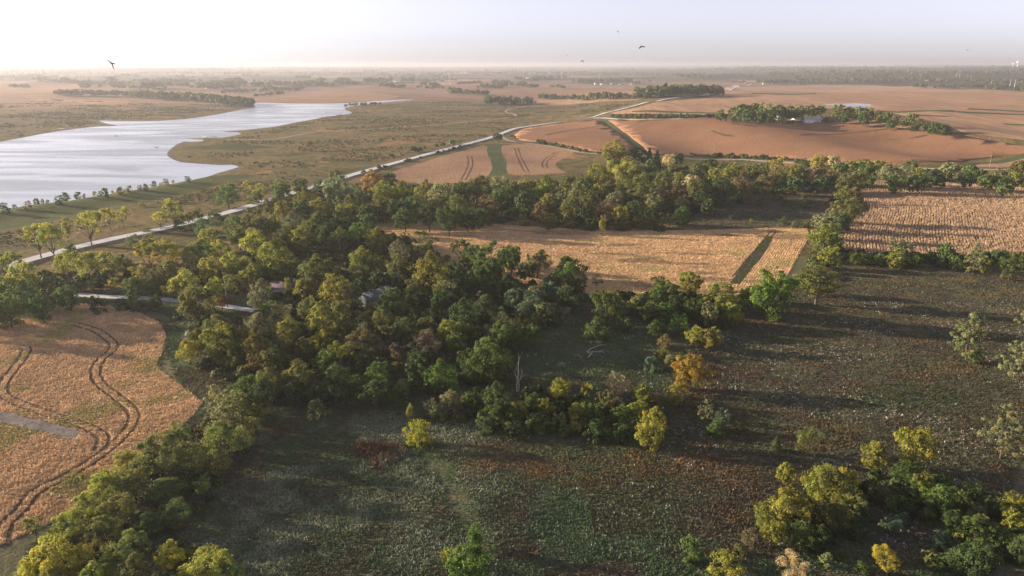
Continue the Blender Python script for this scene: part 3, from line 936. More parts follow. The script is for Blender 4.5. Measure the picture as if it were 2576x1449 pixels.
def realize():
    rtrees = sorted([p for p in PLANTED if KIND[p['typ']][0] == 'broadleaf_tree'], key=lambda p: -p['w'] * (0.8 if p['col'] == 'dg' else 1) - (1000 if p['label'] else 0))
    mass = rtrees[296:]
    massid = set(id(p) for p in mass)
    keep = [p for p in PLANTED if id(p) not in massid]
    XY = np.array([(p['x'], p['y']) for p in keep])
    byzone = {}
    for p in keep:
        byzone.setdefault((p['zone'], word_of(p)), []).append(p)
    for i, p in enumerate(keep):
        if not p['label']:
            same = sorted(q['H'] for q in byzone[p['zone'], word_of(p)])
            size = ''
            if len(same) > 2:
                r = (same.index(p['H']) + 0.5) / len(same)
                size = 'small ' if r < 0.34 else ('large ' if r > 0.66 else 'mid-sized ')
            d = np.hypot(XY[:, 0] - p['x'], XY[:, 1] - p['y']); d[i] = 1e9
            q = keep[int(d.argmin())]
            nb = ''
            if len(same) > 1 and d.min() < 40:
                cw = PAL[q['col']][1]
                nb = ' beside %s %s' % ('another' if (q['typ'] == p['typ'] and q['col'] == p['col']) else ('an' if cw[0] in 'aeiou' else 'a') + ' ' + cw, SHORT[q['typ']])
                if q['typ'] in 'BC':
                    nb = ' beside a %s' % SHORT[q['typ']]
            p['text'] = size + word_of(p) + nb + ' ' + p['zone']
            if len(p['text'].replace('-', ' ').split()) > 16 or len(p['text'].split()) > 16:
                p['text'] = size + word_of(p) + ' ' + p['zone']
            p['grp'] = '%ss %s' % (word_of(p), p['zone'])
        else:
            p['text'] = p['label']; p['grp'] = None
        name, word, cat, _ = KIND[p['typ']]
        root = bpy.data.objects.new(name, None); COL.objects.link(root)
        root.empty_display_size = 0.5
        root.location = (p['x'], p['y'], p['z'] - 0.05)
        root.rotation_euler = (0, 0, p['rot'])
        root.scale = (p['wm'] / W0 * p['sx'], p['wm'] / W0 * p['sy'], p['H'] / H0)
        lst = PROTO[p['typ'], 1 if p['w'] >= 62 else 0]
        me, mt = lst[int(p['pick'] * len(lst)) % len(lst)]
        sunlit_k = 1.4 if ('belt between' in p['zone'] or 'roadside wood' in p['zone'] or 'lake dam' in p['zone']) else 1.0  # sunlit brightness of these zones put into the leaf colour
        c = tuple(max(0.005, v * p['k'] * sunlit_k * kk) for v, kk in zip(PAL[p['col']][0], p['kc']))
        if me:
            co = bpy.data.objects.new('foliage' if cat == 'shrub' else 'crown', me); COL.objects.link(co); co.parent = root
            co.color = (*c, 1)
        to = bpy.data.objects.new('stem' if cat == 'shrub' else 'trunk', mt); COL.objects.link(to); to.parent = root
        root['label'] = p['text']; root['category'] = cat
        if p['grp']:
            root['group'] = p['grp']
    # the smaller trees that fill the woods, past three hundred of the kind
    VV = []; FF = []; CC = []; o = 0
    rs = np.random.RandomState(77)
    for p in mass:
        lst = PROTO['R', 0]
        me, mt = lst[int(p['pick'] * len(lst)) % len(lst)]
        n = len(me.vertices)
        co = np.empty(n * 3, np.float32); me.vertices.foreach_get('co', co); co = co.reshape(-1, 4, 3)
        ca = np.empty(n * 4, np.float32); me.attributes['col'].data.foreach_get('color', ca); ca = ca.reshape(-1, 4, 4)[..., :3]
        pick = rs.permutation(len(co))[:1100]
        co = co[pick]; ca = ca[pick]
        ctr = co.mean(1, keepdims=True); co = ctr + (co - ctr) * 1.55
        s = np.array([p['wm'] / W0 * p['sx'], p['wm'] / W0 * p['sy'], p['H'] / H0])
        cs, sn = math.cos(p['rot']), math.sin(p['rot'])
        co = co * s
        co = np.stack([co[..., 0] * cs - co[..., 1] * sn + p['x'], co[..., 0] * sn + co[..., 1] * cs + p['y'], co[..., 2] + p['z'] - 0.05], -1).reshape(-1, 3)
        c = np.array([v * p['k'] * kk for v, kk in zip(PAL[p['col']][0], p['kc'])])
        VV.append(co); CC.append(ca.reshape(-1, 3) * c); FF.append(np.arange(len(co)).reshape(-1, 4) + o); o += len(co)
    if VV:
        stuff('woodland_filler', np.concatenate(VV), np.concatenate(FF), np.concatenate(CC), 'stuff_leaf', 'smaller trees filling the gaps of the valley woods')


ZONES = {
 'by the gravel road below the lake dam': """
  105 561 70 V ye; 140 566 66 V yg; 174 545 30 N yg; 234 529 74 V yg; 279 522 40 V ye; 312 521 38 V ye; 441 498 58 V yg; 406 531 36 V ye; 576 460 62 R mg; 627 455 30 V yg; 492 529 44 V ol; 460 540 48 S mg; 527 545 60 S dg;
  592 541 64 R mg; 43 631 64 V yg; 8 634 52 R yg; -50 640 70 R ol; 660 462 40 V yg; 700 452 34 V ol; 640 480 40 S ol; 845 428 30 R ol; 180 614 40 S dg; 330 590 34 S mg; 372 585 40 S ol; 370 572 18 S yg; 545 528 44 S dg; 300 640 36 S ol; 360 505 20 S gg; 800 452 30 S mg""",
 'in the roadside wood above the dirt lane': """
  67 661 92 R yg; 165 632 62 R yg; 213 628 80 V yg; 255 634 60 R yg; 285 645 56 R ol; 325 647 52 L ol; 382 604 74 V yg; 422 601 68 V yg; 500 604 80 R mg; 530 575 50 R yg; 568 604 68 R yg; 646 577 64 R yg; 657 542 58 R ol; 673 607 68 R yg;
  592 636 72 R yg; 484 642 56 R ol; 395 674 66 R ol; 394 696 32 C dg; 287 698 46 V ye; 145 696 56 R ol; 15 693 74 R mg; 75 704 96 R dg; -60 690 90 R ol; -130 720 90 R dg; 474 680 68 R yg; 535 648 60 R yg; 620 645 60 R ol; 205 690 66 R dg; 250 690 50 R dg; 335 700 50 R mg; 355 665 46 V yg; 440 700 48 R yg; 430 655 56 R ol;
  110 740 70 R dg; 180 720 60 R dg; 30 740 80 R mg; 545 700 56 R yg; 590 690 50 R ol; 615 700 44 R br; -60 770 90 R dg; 605 570 54 R ol; 700 600 50 R yg; 700 540 50 R ol; 440 625 50 L yg""",
 'at the wood edge beside the bean field': """
  500 709 92 T ol; 535 744 40 R yg; 347 744 50 S dg; 393 744 46 S dg; 247 744 54 S dg; 570 792 92 R ol; 498 825 68 R ol; 560 820 92 R yg; 479 852 62 R ye; 613 825 64 R yg; 643 844 76 R yg; 619 946 68 R mg; 667 938 62 R yg; 600 870 60 R ol; 655 890 58 L br; 632 884 46 B br; 310 748 40 S dg""",
 'in the valley wood near the gravel road': """
  860 443 90 R gg; 712 461 52 R mg; 758 448 46 R mg; 772 470 66 R yg; 807 499 56 R yg; 898 461 62 R gg; 887 488 62 R ol; 871 511 52 R yg; 920 513 52 R mg; 971 456 78 R yg; 1014 455 68 R yg; 1073 451 62 R yg; 1113 459 82 R gg; 1199 441 66 R ol; 1256 443 58 R gg;
  965 494 62 R ol; 965 513 42 R br; 1043 491 62 R mg; 1108 494 56 W gg; 1156 491 72 R ol; 1229 494 66 R br; 1207 526 50 R mg; 739 531 68 R gg; 669 545 52 R yg; 801 534 78 R ol; 688 499 44 R ol; 718 505 48 R yg; 731 567 66 R ol; 763 569 72 R yg; 710 580 50 R ol; 645 577 54 R ol;
  979 435 42 R dg; 1000 500 60 R dg; 1080 510 66 R dg; 1130 520 70 R dg; 1175 520 60 R dg; 1020 525 56 R mg; 930 540 50 R dg; 850 545 60 R dg; 760 510 50 R dg; 1265 470 60 R mg; 1290 462 50 R ol; 1325 452 56 R yg; 1371 440 68 R yg; 1320 480 56 R dg; 1250 515 44 S dg; 1290 520 44 S mg; 830 560 60 R dg; 1040 460 44 R mg; 1160 455 56 R mg; 640 520 56 R ol""",
 'in the wood around the hidden houses': """
  696 607 102 R yg; 860 569 62 R ol; 901 560 54 V bl; 949 575 64 R yg; 984 585 42 R mg; 1019 585 38 R dg; 1065 580 68 W dg; 1006 601 68 R gg; 1156 599 50 V ol; 804 638 106 R ol; 914 618 76 R yg; 950 640 56 R ol; 1006 644 66 R ol; 1086 631 108 R yg; 1229 607 96 T mg; 1189 615 48 T mg; 1286 620 52 T mg;
  850 690 96 R ye; 890 715 66 V gg; 664 701 78 R gg; 726 698 24 N yg; 1060 682 66 R ol; 1127 698 82 W gg; 1167 682 72 R dg; 1229 693 72 R dg; 984 725 82 R mg; 1280 690 70 R dg; 1340 720 60 R gg; 710 766 86 W gg; 817 760 80 T yg; 729 800 68 R yg; 914 787 50 W gg; 971 782 64 R ol; 1011 798 56 R dg; 1070 800 60 R ol; 1046 770 46 R dg; 1094 763 64 R dg; 1167 750 96 R dg; 1129 806 66 R yg; 1220 745 80 R dg; 1267 787 80 W gg;
  653 790 70 R gg; 690 760 60 R mg; 770 700 52 R yg; 780 745 56 R ol; 800 790 60 R ol; 860 760 60 R ol; 870 800 60 R ol; 935 760 40 R yg; 960 680 50 R dg; 1240 650 60 R dg; 1140 660 60 R dg; 730 655 60 R ol; 640 660 66 R yg; 670 640 50 R yg; 900 700 40 R dg; 1320 660 50 R dg; 1040 720 60 R dg; 1110 730 60 R dg""",
 'in the dark wood beside the dead snag': """
  909 823 72 L br; 653 841 72 R yg; 817 828 62 R ye; 715 887 50 R ol; 858 860 68 V yg; 1076 831 86 L pu; 1073 801 54 R ol; 1019 801 68 R dg; 1127 806 70 R yg; 1181 817 58 R ol; 1261 800 80 R mg; 1226 852 114 R mg; 1111 903 96 R bl; 758 911 88 R ol; 691 928 82 R ol; 669 952 86 R dg; 952 911 68 R mg; 946 954 72 R dg; 898 944 62 R mg; 852 911 82 R mg;
  1016 952 46 W gg; 1005 973 56 S ol; 801 1006 58 S gg; 645 1016 52 R yg; 960 850 50 W pu; 1000 860 56 W pu; 770 850 60 R ol; 820 880 60 R mg; 920 880 60 R dg; 1050 880 60 R dg; 1170 880 60 R dg; 1040 910 56 R dg; 720 840 60 R ol; 740 960 62 R dg; 800 960 60 R dg; 860 965 60 R dg; 1190 905 66 R dg; 1150 840 60 R mg; 1240 905 60 R ol; 690 880 60 R ol; 880 850 40 R ol; 610 985 60 R ol; 1200 850 46 B br; 1280 820 40 B br""",
 'in the thicket below the dead snag': """
  1409 954 62 R ye; 1473 965 44 V ye; 1616 971 50 R yg; 1640 989 38 R br; 1605 1008 56 R yg; 1309 1012 52 R yg; 1371 1005 52 R yg; 1449 1014 56 R yg; 1403 1040 42 R ol; 1446 1059 44 S yg; 1562 1020 56 R mg; 1248 960 88 R mg; 1234 1020 70 S mg; 1288 1030 60 S mg; 1135 979 64 R gg; 1086 1000 42 W ta; 1180 990 56 S mg; 1340 990 50 R mg;
  1520 985 54 R ol; 1500 1020 56 R mg; 1545 990 46 W ta; 1350 1040 60 S dg; 1500 1060 60 S dg; 1560 1060 60 S dg; 1300 1060 56 S dg; 1220 1050 50 S dg; 1415 1070 40 S mg; 1590 1050 40 R mg; 1350 957 24 S ye; 1535 1005 40 W br; 1100 1020 50 S gg""",
 'around the clearing with fallen branches': """
  1748 820 52 R yg; 1785 825 52 R yg; 1671 841 50 L br; 1675 763 52 R bl; 1705 790 52 R bl; 1651 806 48 R mg; 1635 758 56 R mg; 1640 898 50 S bg; 1500 801 72 S mg; 1570 801 46 S mg; 1515 828 26 S bl; 1419 833 28 B br; 1527 728 92 R mg; 1600 742 48 R gg; 1839 763 54 R yg; 1820 790 40 S mg; 1668 870 40 S ol; 1690 890 36 S gg;
  1382 703 56 R bg; 1299 727 58 R bg; 1433 641 102 R mg; 1352 630 68 R gg; 1280 617 56 R dg; 1420 720 70 R dg; 1340 740 66 R bg; 1370 760 60 R gg; 1410 770 50 W gg; 1310 790 66 R ol; 1330 820 60 R mg; 1790 800 30 S mg; 1560 760 46 S gg; 1390 690 50 R dg; 1450 700 46 W dg; 1500 690 30 W dg; 1720 880 24 S dg; 1760 850 26 S bg""",
 'below the golden bean field': """
  1667 703 74 R mg; 1734 684 60 R yg; 1804 708 88 L yg; 1938 678 114 R bl; 1700 740 60 R dg; 1750 750 60 R dg; 1655 695 40 R br; 1780 760 60 R gg; 1880 720 60 R mg; 1620 740 50 R dg; 1920 740 50 S dg""",
 'in the valley wood near the cottonwood': """
  1602 370 52 R dg; 1632 371 26 C dg; 1651 376 26 C dg; 1705 382 34 R dg; 1678 388 38 V ta; 1581 398 68 R yg; 1500 411 82 R yg; 1620 417 52 R mg; 1688 417 46 R ol; 1608 433 78 R ol; 1527 455 62 R ol; 1662 436 62 R ol; 1715 428 56 R ol; 1783 400 44 R mg; 1842 412 56 R yg; 1820 410 40 R ol; 1890 407 56 R ol; 1863 433 68 R br; 1810 444 68 R dg; 1845 466 44 R mg;
  1756 455 62 R ol; 1640 466 56 R gg; 1511 463 56 R yg; 1452 458 50 R gg; 1403 485 46 W gg; 1379 487 38 R yg; 1433 495 64 R ol; 1358 509 50 R br; 1325 514 38 S dg; 1522 501 64 L br; 1559 517 44 T ye; 1600 506 58 R dg; 1640 485 52 R gg; 1678 487 42 R ol; 1715 490 46 R gg; 1713 520 44 R mg; 1433 533 46 S ol; 1384 538 46 S ol; 1608 538 36 R yg; 1635 538 36 R ol; 1683 536 36 W gg; 1516 541 24 N ye; 1314 541 34 S gg; 1764 474 62 R dg;
  1570 450 56 R ol; 1480 480 56 R ol; 1470 440 56 R mg; 1430 440 50 R ol; 1550 480 50 R gg; 1560 420 46 R ta; 1740 440 50 R ta; 1700 460 50 R br; 1800 420 40 R yg; 1470 520 50 R dg; 1640 515 46 R dg; 1560 550 36 S dg; 1660 550 36 S dg; 1780 500 40 R dg; 1545 400 50 R yg; 1640 400 36 R dg; 1750 410 40 R ol; 1480 545 40 S mg""",
 'in the tree belt behind the standing corn': """
  1949 397 36 V ye; 2024 398 28 R mg; 2059 389 46 R ye; 2094 390 34 R ta; 2172 401 46 R ol; 2207 403 30 R yg; 2180 416 58 R mg; 2239 412 64 R gg; 2288 403 36 R mg; 2312 421 34 R yg; 2274 415 48 R gg; 2384 409 46 R gg; 2463 425 32 R dg; 2508 423 56 R gg; 2543 431 38 R yg; 2557 404 52 R ol; 2476 436 44 R mg; 2018 425 34 R gg; 2051 420 52 R br; 1992 415 52 R yg; 1919 439 52 R br; 1959 423 52 R ol; 2091 425 32 R br;
  2340 425 50 R dg; 2425 430 46 R dg; 2440 415 36 R mg; 2360 440 36 R dg; 2250 435 50 R dg; 2300 440 46 R dg; 2410 440 24 B br; 2600 420 60 R mg; 2640 430 60 R ol; 1900 455 46 R dg; 1950 450 46 R dg; 2000 445 46 R dg; 2060 445 46 R dg; 2110 410 40 R mg; 2140 405 34 R yg; 2520 445 46 R dg; 1915 410 36 R mg""",
 'in the hedge line beside the corn rows': """
  2132 431 60 R ol; 2126 466 52 L yg; 2134 493 66 R ol; 2094 503 64 F gg; 2070 563 72 R yg; 2100 590 40 R dg; 2086 619 56 R yg; 2043 649 36 R mg; 2051 665 110 L ol; 2085 540 60 R gg; 2112 535 50 R dg; 2060 540 40 R gg; 2150 470 30 R br; 2030 690 50 R ol""",
 'in the hedge at the foot of the corn': """
  2255 592 56 F gg; 2282 603 40 F gg; 2374 611 40 T mg; 2446 611 64 F gg; 2508 630 48 R dg; 2538 641 62 R mg; 2568 642 42 R yg; 2242 630 50 S yg; 2306 635 40 S mg; 2341 635 36 S mg; 2403 641 48 S mg; 2476 654 38 S yg; 2150 637 34 S mg; 2180 639 34 S mg; 2210 638 34 S mg; 2440 650 40 S dg; 2600 640 60 R mg; 2275 640 40 S dg; 2370 645 36 S dg""",
 'alone in the weedy meadow': """
  2430 790 96 F gg; 2549 847 100 F gg; 2580 763 50 F gg; 2516 1011 124 F gg; 2027 1070 84 W ol; 1951 1094 26 C dg; 1777 1008 46 F gg; 1812 1025 48 F bg; 1858 1062 34 S ol; 1800 1060 44 S mg; 2450 880 40 S mg; 2620 900 90 F gg""",
 'in the copse below the weedy meadow': """
  2296 1078 104 R yg; 2196 1118 74 R yg; 1978 1169 52 R yg; 2059 1175 92 R yg; 2100 1185 100 R ol; 1984 1226 110 R yg; 2126 1183 58 R ye; 1919 1261 64 R yg; 1938 1310 72 R yg; 2016 1317 68 R mg; 2199 1210 64 W ol; 2315 1188 62 R yg; 2363 1191 46 R mg; 2358 1220 82 R mg; 2255 1247 56 S mg; 2411 1234 42 R mg; 2543 1188 40 B br; 2520 1195 34 B ta; 2543 1242 68 R yg; 2239 1296 54 S bg; 2449 1293 78 R mg; 2543 1285 56 R ye; 2395 1288 62 R dg; 2449 1355 110 R dg; 2228 1379 72 R ye; 1986 1382 92 W ta; 2110 1382 34 S mg; 2078 1392 38 S gg; 2169 1414 38 S mg;
  2140 1230 80 R ol; 2080 1260 84 R ol; 2150 1300 70 S dg; 2270 1160 70 R dg; 2300 1220 70 S dg; 2440 1210 70 S dg; 2490 1250 60 S dg; 2560 1340 80 R dg; 2360 1340 60 S bg; 1880 1330 50 W br; 2060 1320 70 R dg; 2330 1280 50 S mg; 2500 1320 60 R mg; 2270 1290 34 S bg; 2620 1250 80 R ol; 1780 1449 50 S ol""",
 'in the belt between bean field and meadow': """
  565 1064 100 L ol; 457 1064 62 R ol; 404 1090 130 L ol; 484 1120 100 L ol; 283 1180 92 L yg; 229 1234 92 L yg; 309 1240 104 L ol; 175 1288 96 L yg; 269 1301 96 L ol; 151 1355 110 R ye; 344 1333 96 L ol; 215 1368 84 R ye; 430 1368 72 R ye; 350 1393 96 R ol; 525 1385 110 L yg; 94 1301 50 V ol; 199 1193 38 V ol; 511 1200 60 L mg; 551 1140 64 L ol; 619 1080 68 L ol; 640 1050 44 R yg; 554 965 72 F gg; 592 979 96 F gg;
  340 1180 90 L ol; 420 1200 90 L dg; 450 1260 80 L dg; 380 1290 80 L dg; 300 1370 90 R ol; 480 1420 80 R yg; 90 1400 80 R ye; 330 1130 70 L yg; 560 1020 74 F gg; 620 1010 60 L ol; 250 1420 90 R yg; 600 1420 60 R mg; 140 1430 90 R yg; 530 1080 60 L yg; 30 1460 90 R yg""",
 'by the white farm sheds': """
  1812 274 28 R mg; 1845 268 30 R ol; 1868 262 38 R mg; 1895 260 42 R mg; 1925 259 46 R mg; 1955 264 38 R dg; 1985 263 36 R mg; 1975 276 28 R ol; 2010 263 36 R mg; 2036 262 31 R ol; 2062 264 26 R mg; 2078 294 15 S dg; 1880 275 34 R dg; 1910 280 34 R dg; 1940 282 30 R dg; 1990 276 24 R dg""",
 'in the draw below the farm pond': """
  2108 263 34 R ol; 2135 268 30 R ol; 2160 268 36 R mg; 2185 270 34 R yg; 2205 277 30 R ol; 2228 283 30 R mg; 2250 288 26 R br; 2270 296 24 R gg; 2292 284 32 R mg; 2312 297 26 R br; 2332 306 30 R dg; 2350 307 30 R dg; 2372 312 28 R mg; 2120 278 30 R dg; 2170 284 30 R dg; 2240 300 28 R dg; 2300 308 26 S dg; 2385 325 22 S dg""",
}
UNDERGROWTH_SKIP = ('alone in the weedy meadow', 'by the gravel road below the lake dam')


def plant_all():
    rs = random.Random(11)
    for zone, txt in ZONES.items():
        for e in txt.split(';'):
            q = e.split()
            put_tree(float(q[0]), float(q[1]), float(q[2]), q[3], q[4], zone, rs=rs)
    put_tree(1734, 895, 92, 'R', 'or', '', 'orange-turning round tree at the edge of the weedy meadow', 1.0, rs)
    put_tree(1054, 1057, 72, 'S', 'ye', '', 'bright golden yellow bush standing alone by the rusty weed patch', 1.0, rs)
    put_tree(1643, 1024, 94, 'R', 'ye', '', 'large golden green tree at the corner of the thicket', 1.15, rs)
    put_tree(1694, 973, 48, 'R', 'ye', '', 'small golden tree between the orange tree and the thicket', 1.1, rs)
    put_tree(1549, 936, 56, 'W', 'ta', '', 'pale tan half-bare tree rising above the thicket', 1.3, rs)
    put_tree(1546, 349, 74, 'T', 'ye', '', 'tall golden cottonwood towering over the valley wood', 1.3, rs)
    put_tree(941, 429, 60, 'R', 'or', '', 'orange-brown tree beside the gravel road at the wood edge', 1.05, rs)
    put_tree(560, 747, 28, 'R', 'rd', '', 'small rust-red tree beside the utility pole on the lane', 1.1, rs)
    put_tree(1299, 728, 56, 'R', 'bg', '', 'silvery blue-green tree at the dark wood edge', 1.2, rs)
    put_tree(1199, 1320, 54, 'N', 'bl', '', 'slim bright green sapling beside the mown track', 1.35, rs)
    put_tree(1178, 1369, 100, 'T', 'bl', '', 'bright green bushy tree at the end of the mown track', 1.2, rs)
    put_tree(1127, 1379, 46, 'S', 'yg', '', 'low yellow-green bush next to the bright green tree', 0.9, rs)
    put_tree(1035, 1016, 28, 'N', 'yg', '', 'slim yellow-green sapling behind the golden bush', 1.7, rs)
    put_tree(1737, 1350, 60, 'S', 'mg', '', 'mid-green upright shrub alone in the dark lower meadow', 1.15, rs)
    put_tree(1823, 1393, 88, 'S', 'ye', '', 'golden-topped shrub at the low end of the meadow', 0.95, rs)
    put_tree(1530, 1078, 28, 'S', 'ol', '', 'thin olive shrub in front of the thicket', 1.3, rs)
    put_tree(1547, 1084, 26, 'S', 'mg', '', 'small mid-green shrub in front of the thicket', 1.4, rs)
    put_tree(1252, 333, 24, 'R', 'dg', '', 'dark round tree at the gravel road junction', 1.0, rs)
    put_tree(1862, 1368, 36, 'S', 'ol', '', 'small olive shrub behind the golden-topped shrub', 0.9, rs)
    # bushes on the dam crest
    for (x, yt, w_, c) in [(12, 510, 28, 'dg'), (38, 512, 12, 'ol'), (68, 506, 22, 'br'), (94, 499, 20, 'dg'), (108, 500, 12, 'br'), (120, 500, 12, 'ol'), (146, 492, 24, 'dg'), (168, 484, 26, 'dg'), (196, 483, 20, 'ol'),
                           (212, 487, 12, 'br'), (238, 480, 10, 'yg'), (250, 483, 14, 'ol'), (266, 473, 26, 'dg'), (284, 479, 10, 'br'), (302, 470, 22, 'br'), (325, 467, 20, 'ol'), (350, 462, 14, 'br'), (368, 462, 18, 'ol'),
                           (388, 458, 18, 'ol'), (405, 457, 14, 'br'), (421, 453, 16, 'ol'), (436, 454, 8, 'br'), (474, 444, 16, 'dg')]:
        put_tree(x, yt, w_, 'S', c, 'on the lake dam crest', None, 0.95, rs)


plant_all()

# ------------------------------------------------------------------ growing stuff
def stuff(name, V, F, C, mat, label):
    me = mesh_np(name, V, F, C); me.materials.append(M[mat])
    o = bpy.data.objects.new(name, me); COL.objects.link(o)
    o['kind'] = 'stuff'; o['label'] = label
    return o


def blades(rs, P, h, wd, nb, lean, col, cvar=0.25, spread=0.5):
    """nb upright tapering blades round each point"""
    n = len(P)
    P = np.repeat(P, nb, 0); h = np.repeat(h, nb) * (0.6 + 0.7 * rs.rand(n * nb)); wd = np.repeat(wd, nb) * (0.7 + 0.6 * rs.rand(n * nb))
    th = rs.rand(n * nb) * 2 * np.pi
    off = np.stack([np.cos(th), np.sin(th), 0 * th], 1) * (wd * spread * rs.rand(n * nb))[:, None]
    b = P + off
    ta = np.stack([-np.sin(th + rs.randn(n * nb)), np.cos(th + rs.randn(n * nb)), 0 * th], 1)
    tip = b + np.stack([np.cos(th) * lean * h, np.sin(th) * lean * h, h], 1)
    v = np.stack([b - ta * wd[:, None] / 2, b + ta * wd[:, None] / 2, tip], 1).reshape(-1, 3)
    c = np.repeat(col, nb, 0) * (1 - cvar + 2 * cvar * rs.rand(n * nb, 1))
    return v, np.arange(len(v)).reshape(-1, 3), np.repeat(c, 3, 0)


def poly_of(name_key):
    return catmull(GP(rawF[name_key]), 0.03)


def rand_in(rs, poly, n):
    poly = np.asarray(poly)
    lo = poly.min(0); hi = poly.max(0)
    out = []
    tot = 0
    while tot < n:
        p = lo + (hi - lo) * rs.rand(n * 2, 2)
        p = p[inside(p[:, 0], p[:, 1], poly)]
        out.append(p); tot += len(p)
        if len(p) == 0:
            break
    return np.concatenate(out)[:n]


def area(poly):
    x, y = np.asarray(poly).T
    return 0.5 * abs(np.dot(x, np.roll(y, -1)) - np.dot(y, np.roll(x, -1)))


def snap_rows(p, curve, sp):
    """move points sideways onto rows that run parallel to a curve"""
    c = np.asarray(curve)
    d, i, side, t = seg_dist(p[:, 0], p[:, 1], c)
    A = c[i] + (c[i + 1] - c[i]) * t[:, None]
    e = (p - A) / (d[:, None] + 1e-6)
    return A + e * (np.round(d / sp) * sp)[:, None]


def zmap(pts, ox, oy):
    return [(ox + 0.2691 * x, oy + 0.2691 * y) for x, y in pts]


POLY1, POLY2, POLY3 = poly_of('F1'), poly_of('F2'), poly_of('F3')
TR_A = catmull(GP(zmap([(690, 340), (900, 405), (1010, 480), (1062, 530), (1050, 590), (960, 660), (900, 750), (895, 830), (950, 915), (1060, 1000), (1160, 1080), (1235, 1160), (1250, 1230), (1200, 1330), (1110, 1430)], 0, 723)
                       + zmap([(980, 285), (830, 400), (600, 530), (400, 625), (300, 690), (200, 830), (60, 960), (15, 1060), (0, 1180)], 0, 1059)), 0.01, closed=False)
TR_B = catmull(GP(zmap([(230, 560), (250, 590), (170, 720), (60, 850), (25, 930), (40, 1010), (200, 1090), (420, 1170), (650, 1240), (830, 1310), (960, 1400), (930, 1520)], 0, 723)), 0.01, closed=False)
TR_C = catmull(GP(zmap([(2560, 760), (2440, 900), (2320, 1040), (2200, 1190)], 1258, 377)), 0.01, closed=False)


def track_keep(p, lines, gauge=2.5, wd=0.5):
    keep = np.ones(len(p), bool)
    for ln in lines:
        d, _, _, _ = seg_dist(p[:, 0], p[:, 1], ln)
        keep &= np.abs(d - gauge / 2) > wd
    return keep


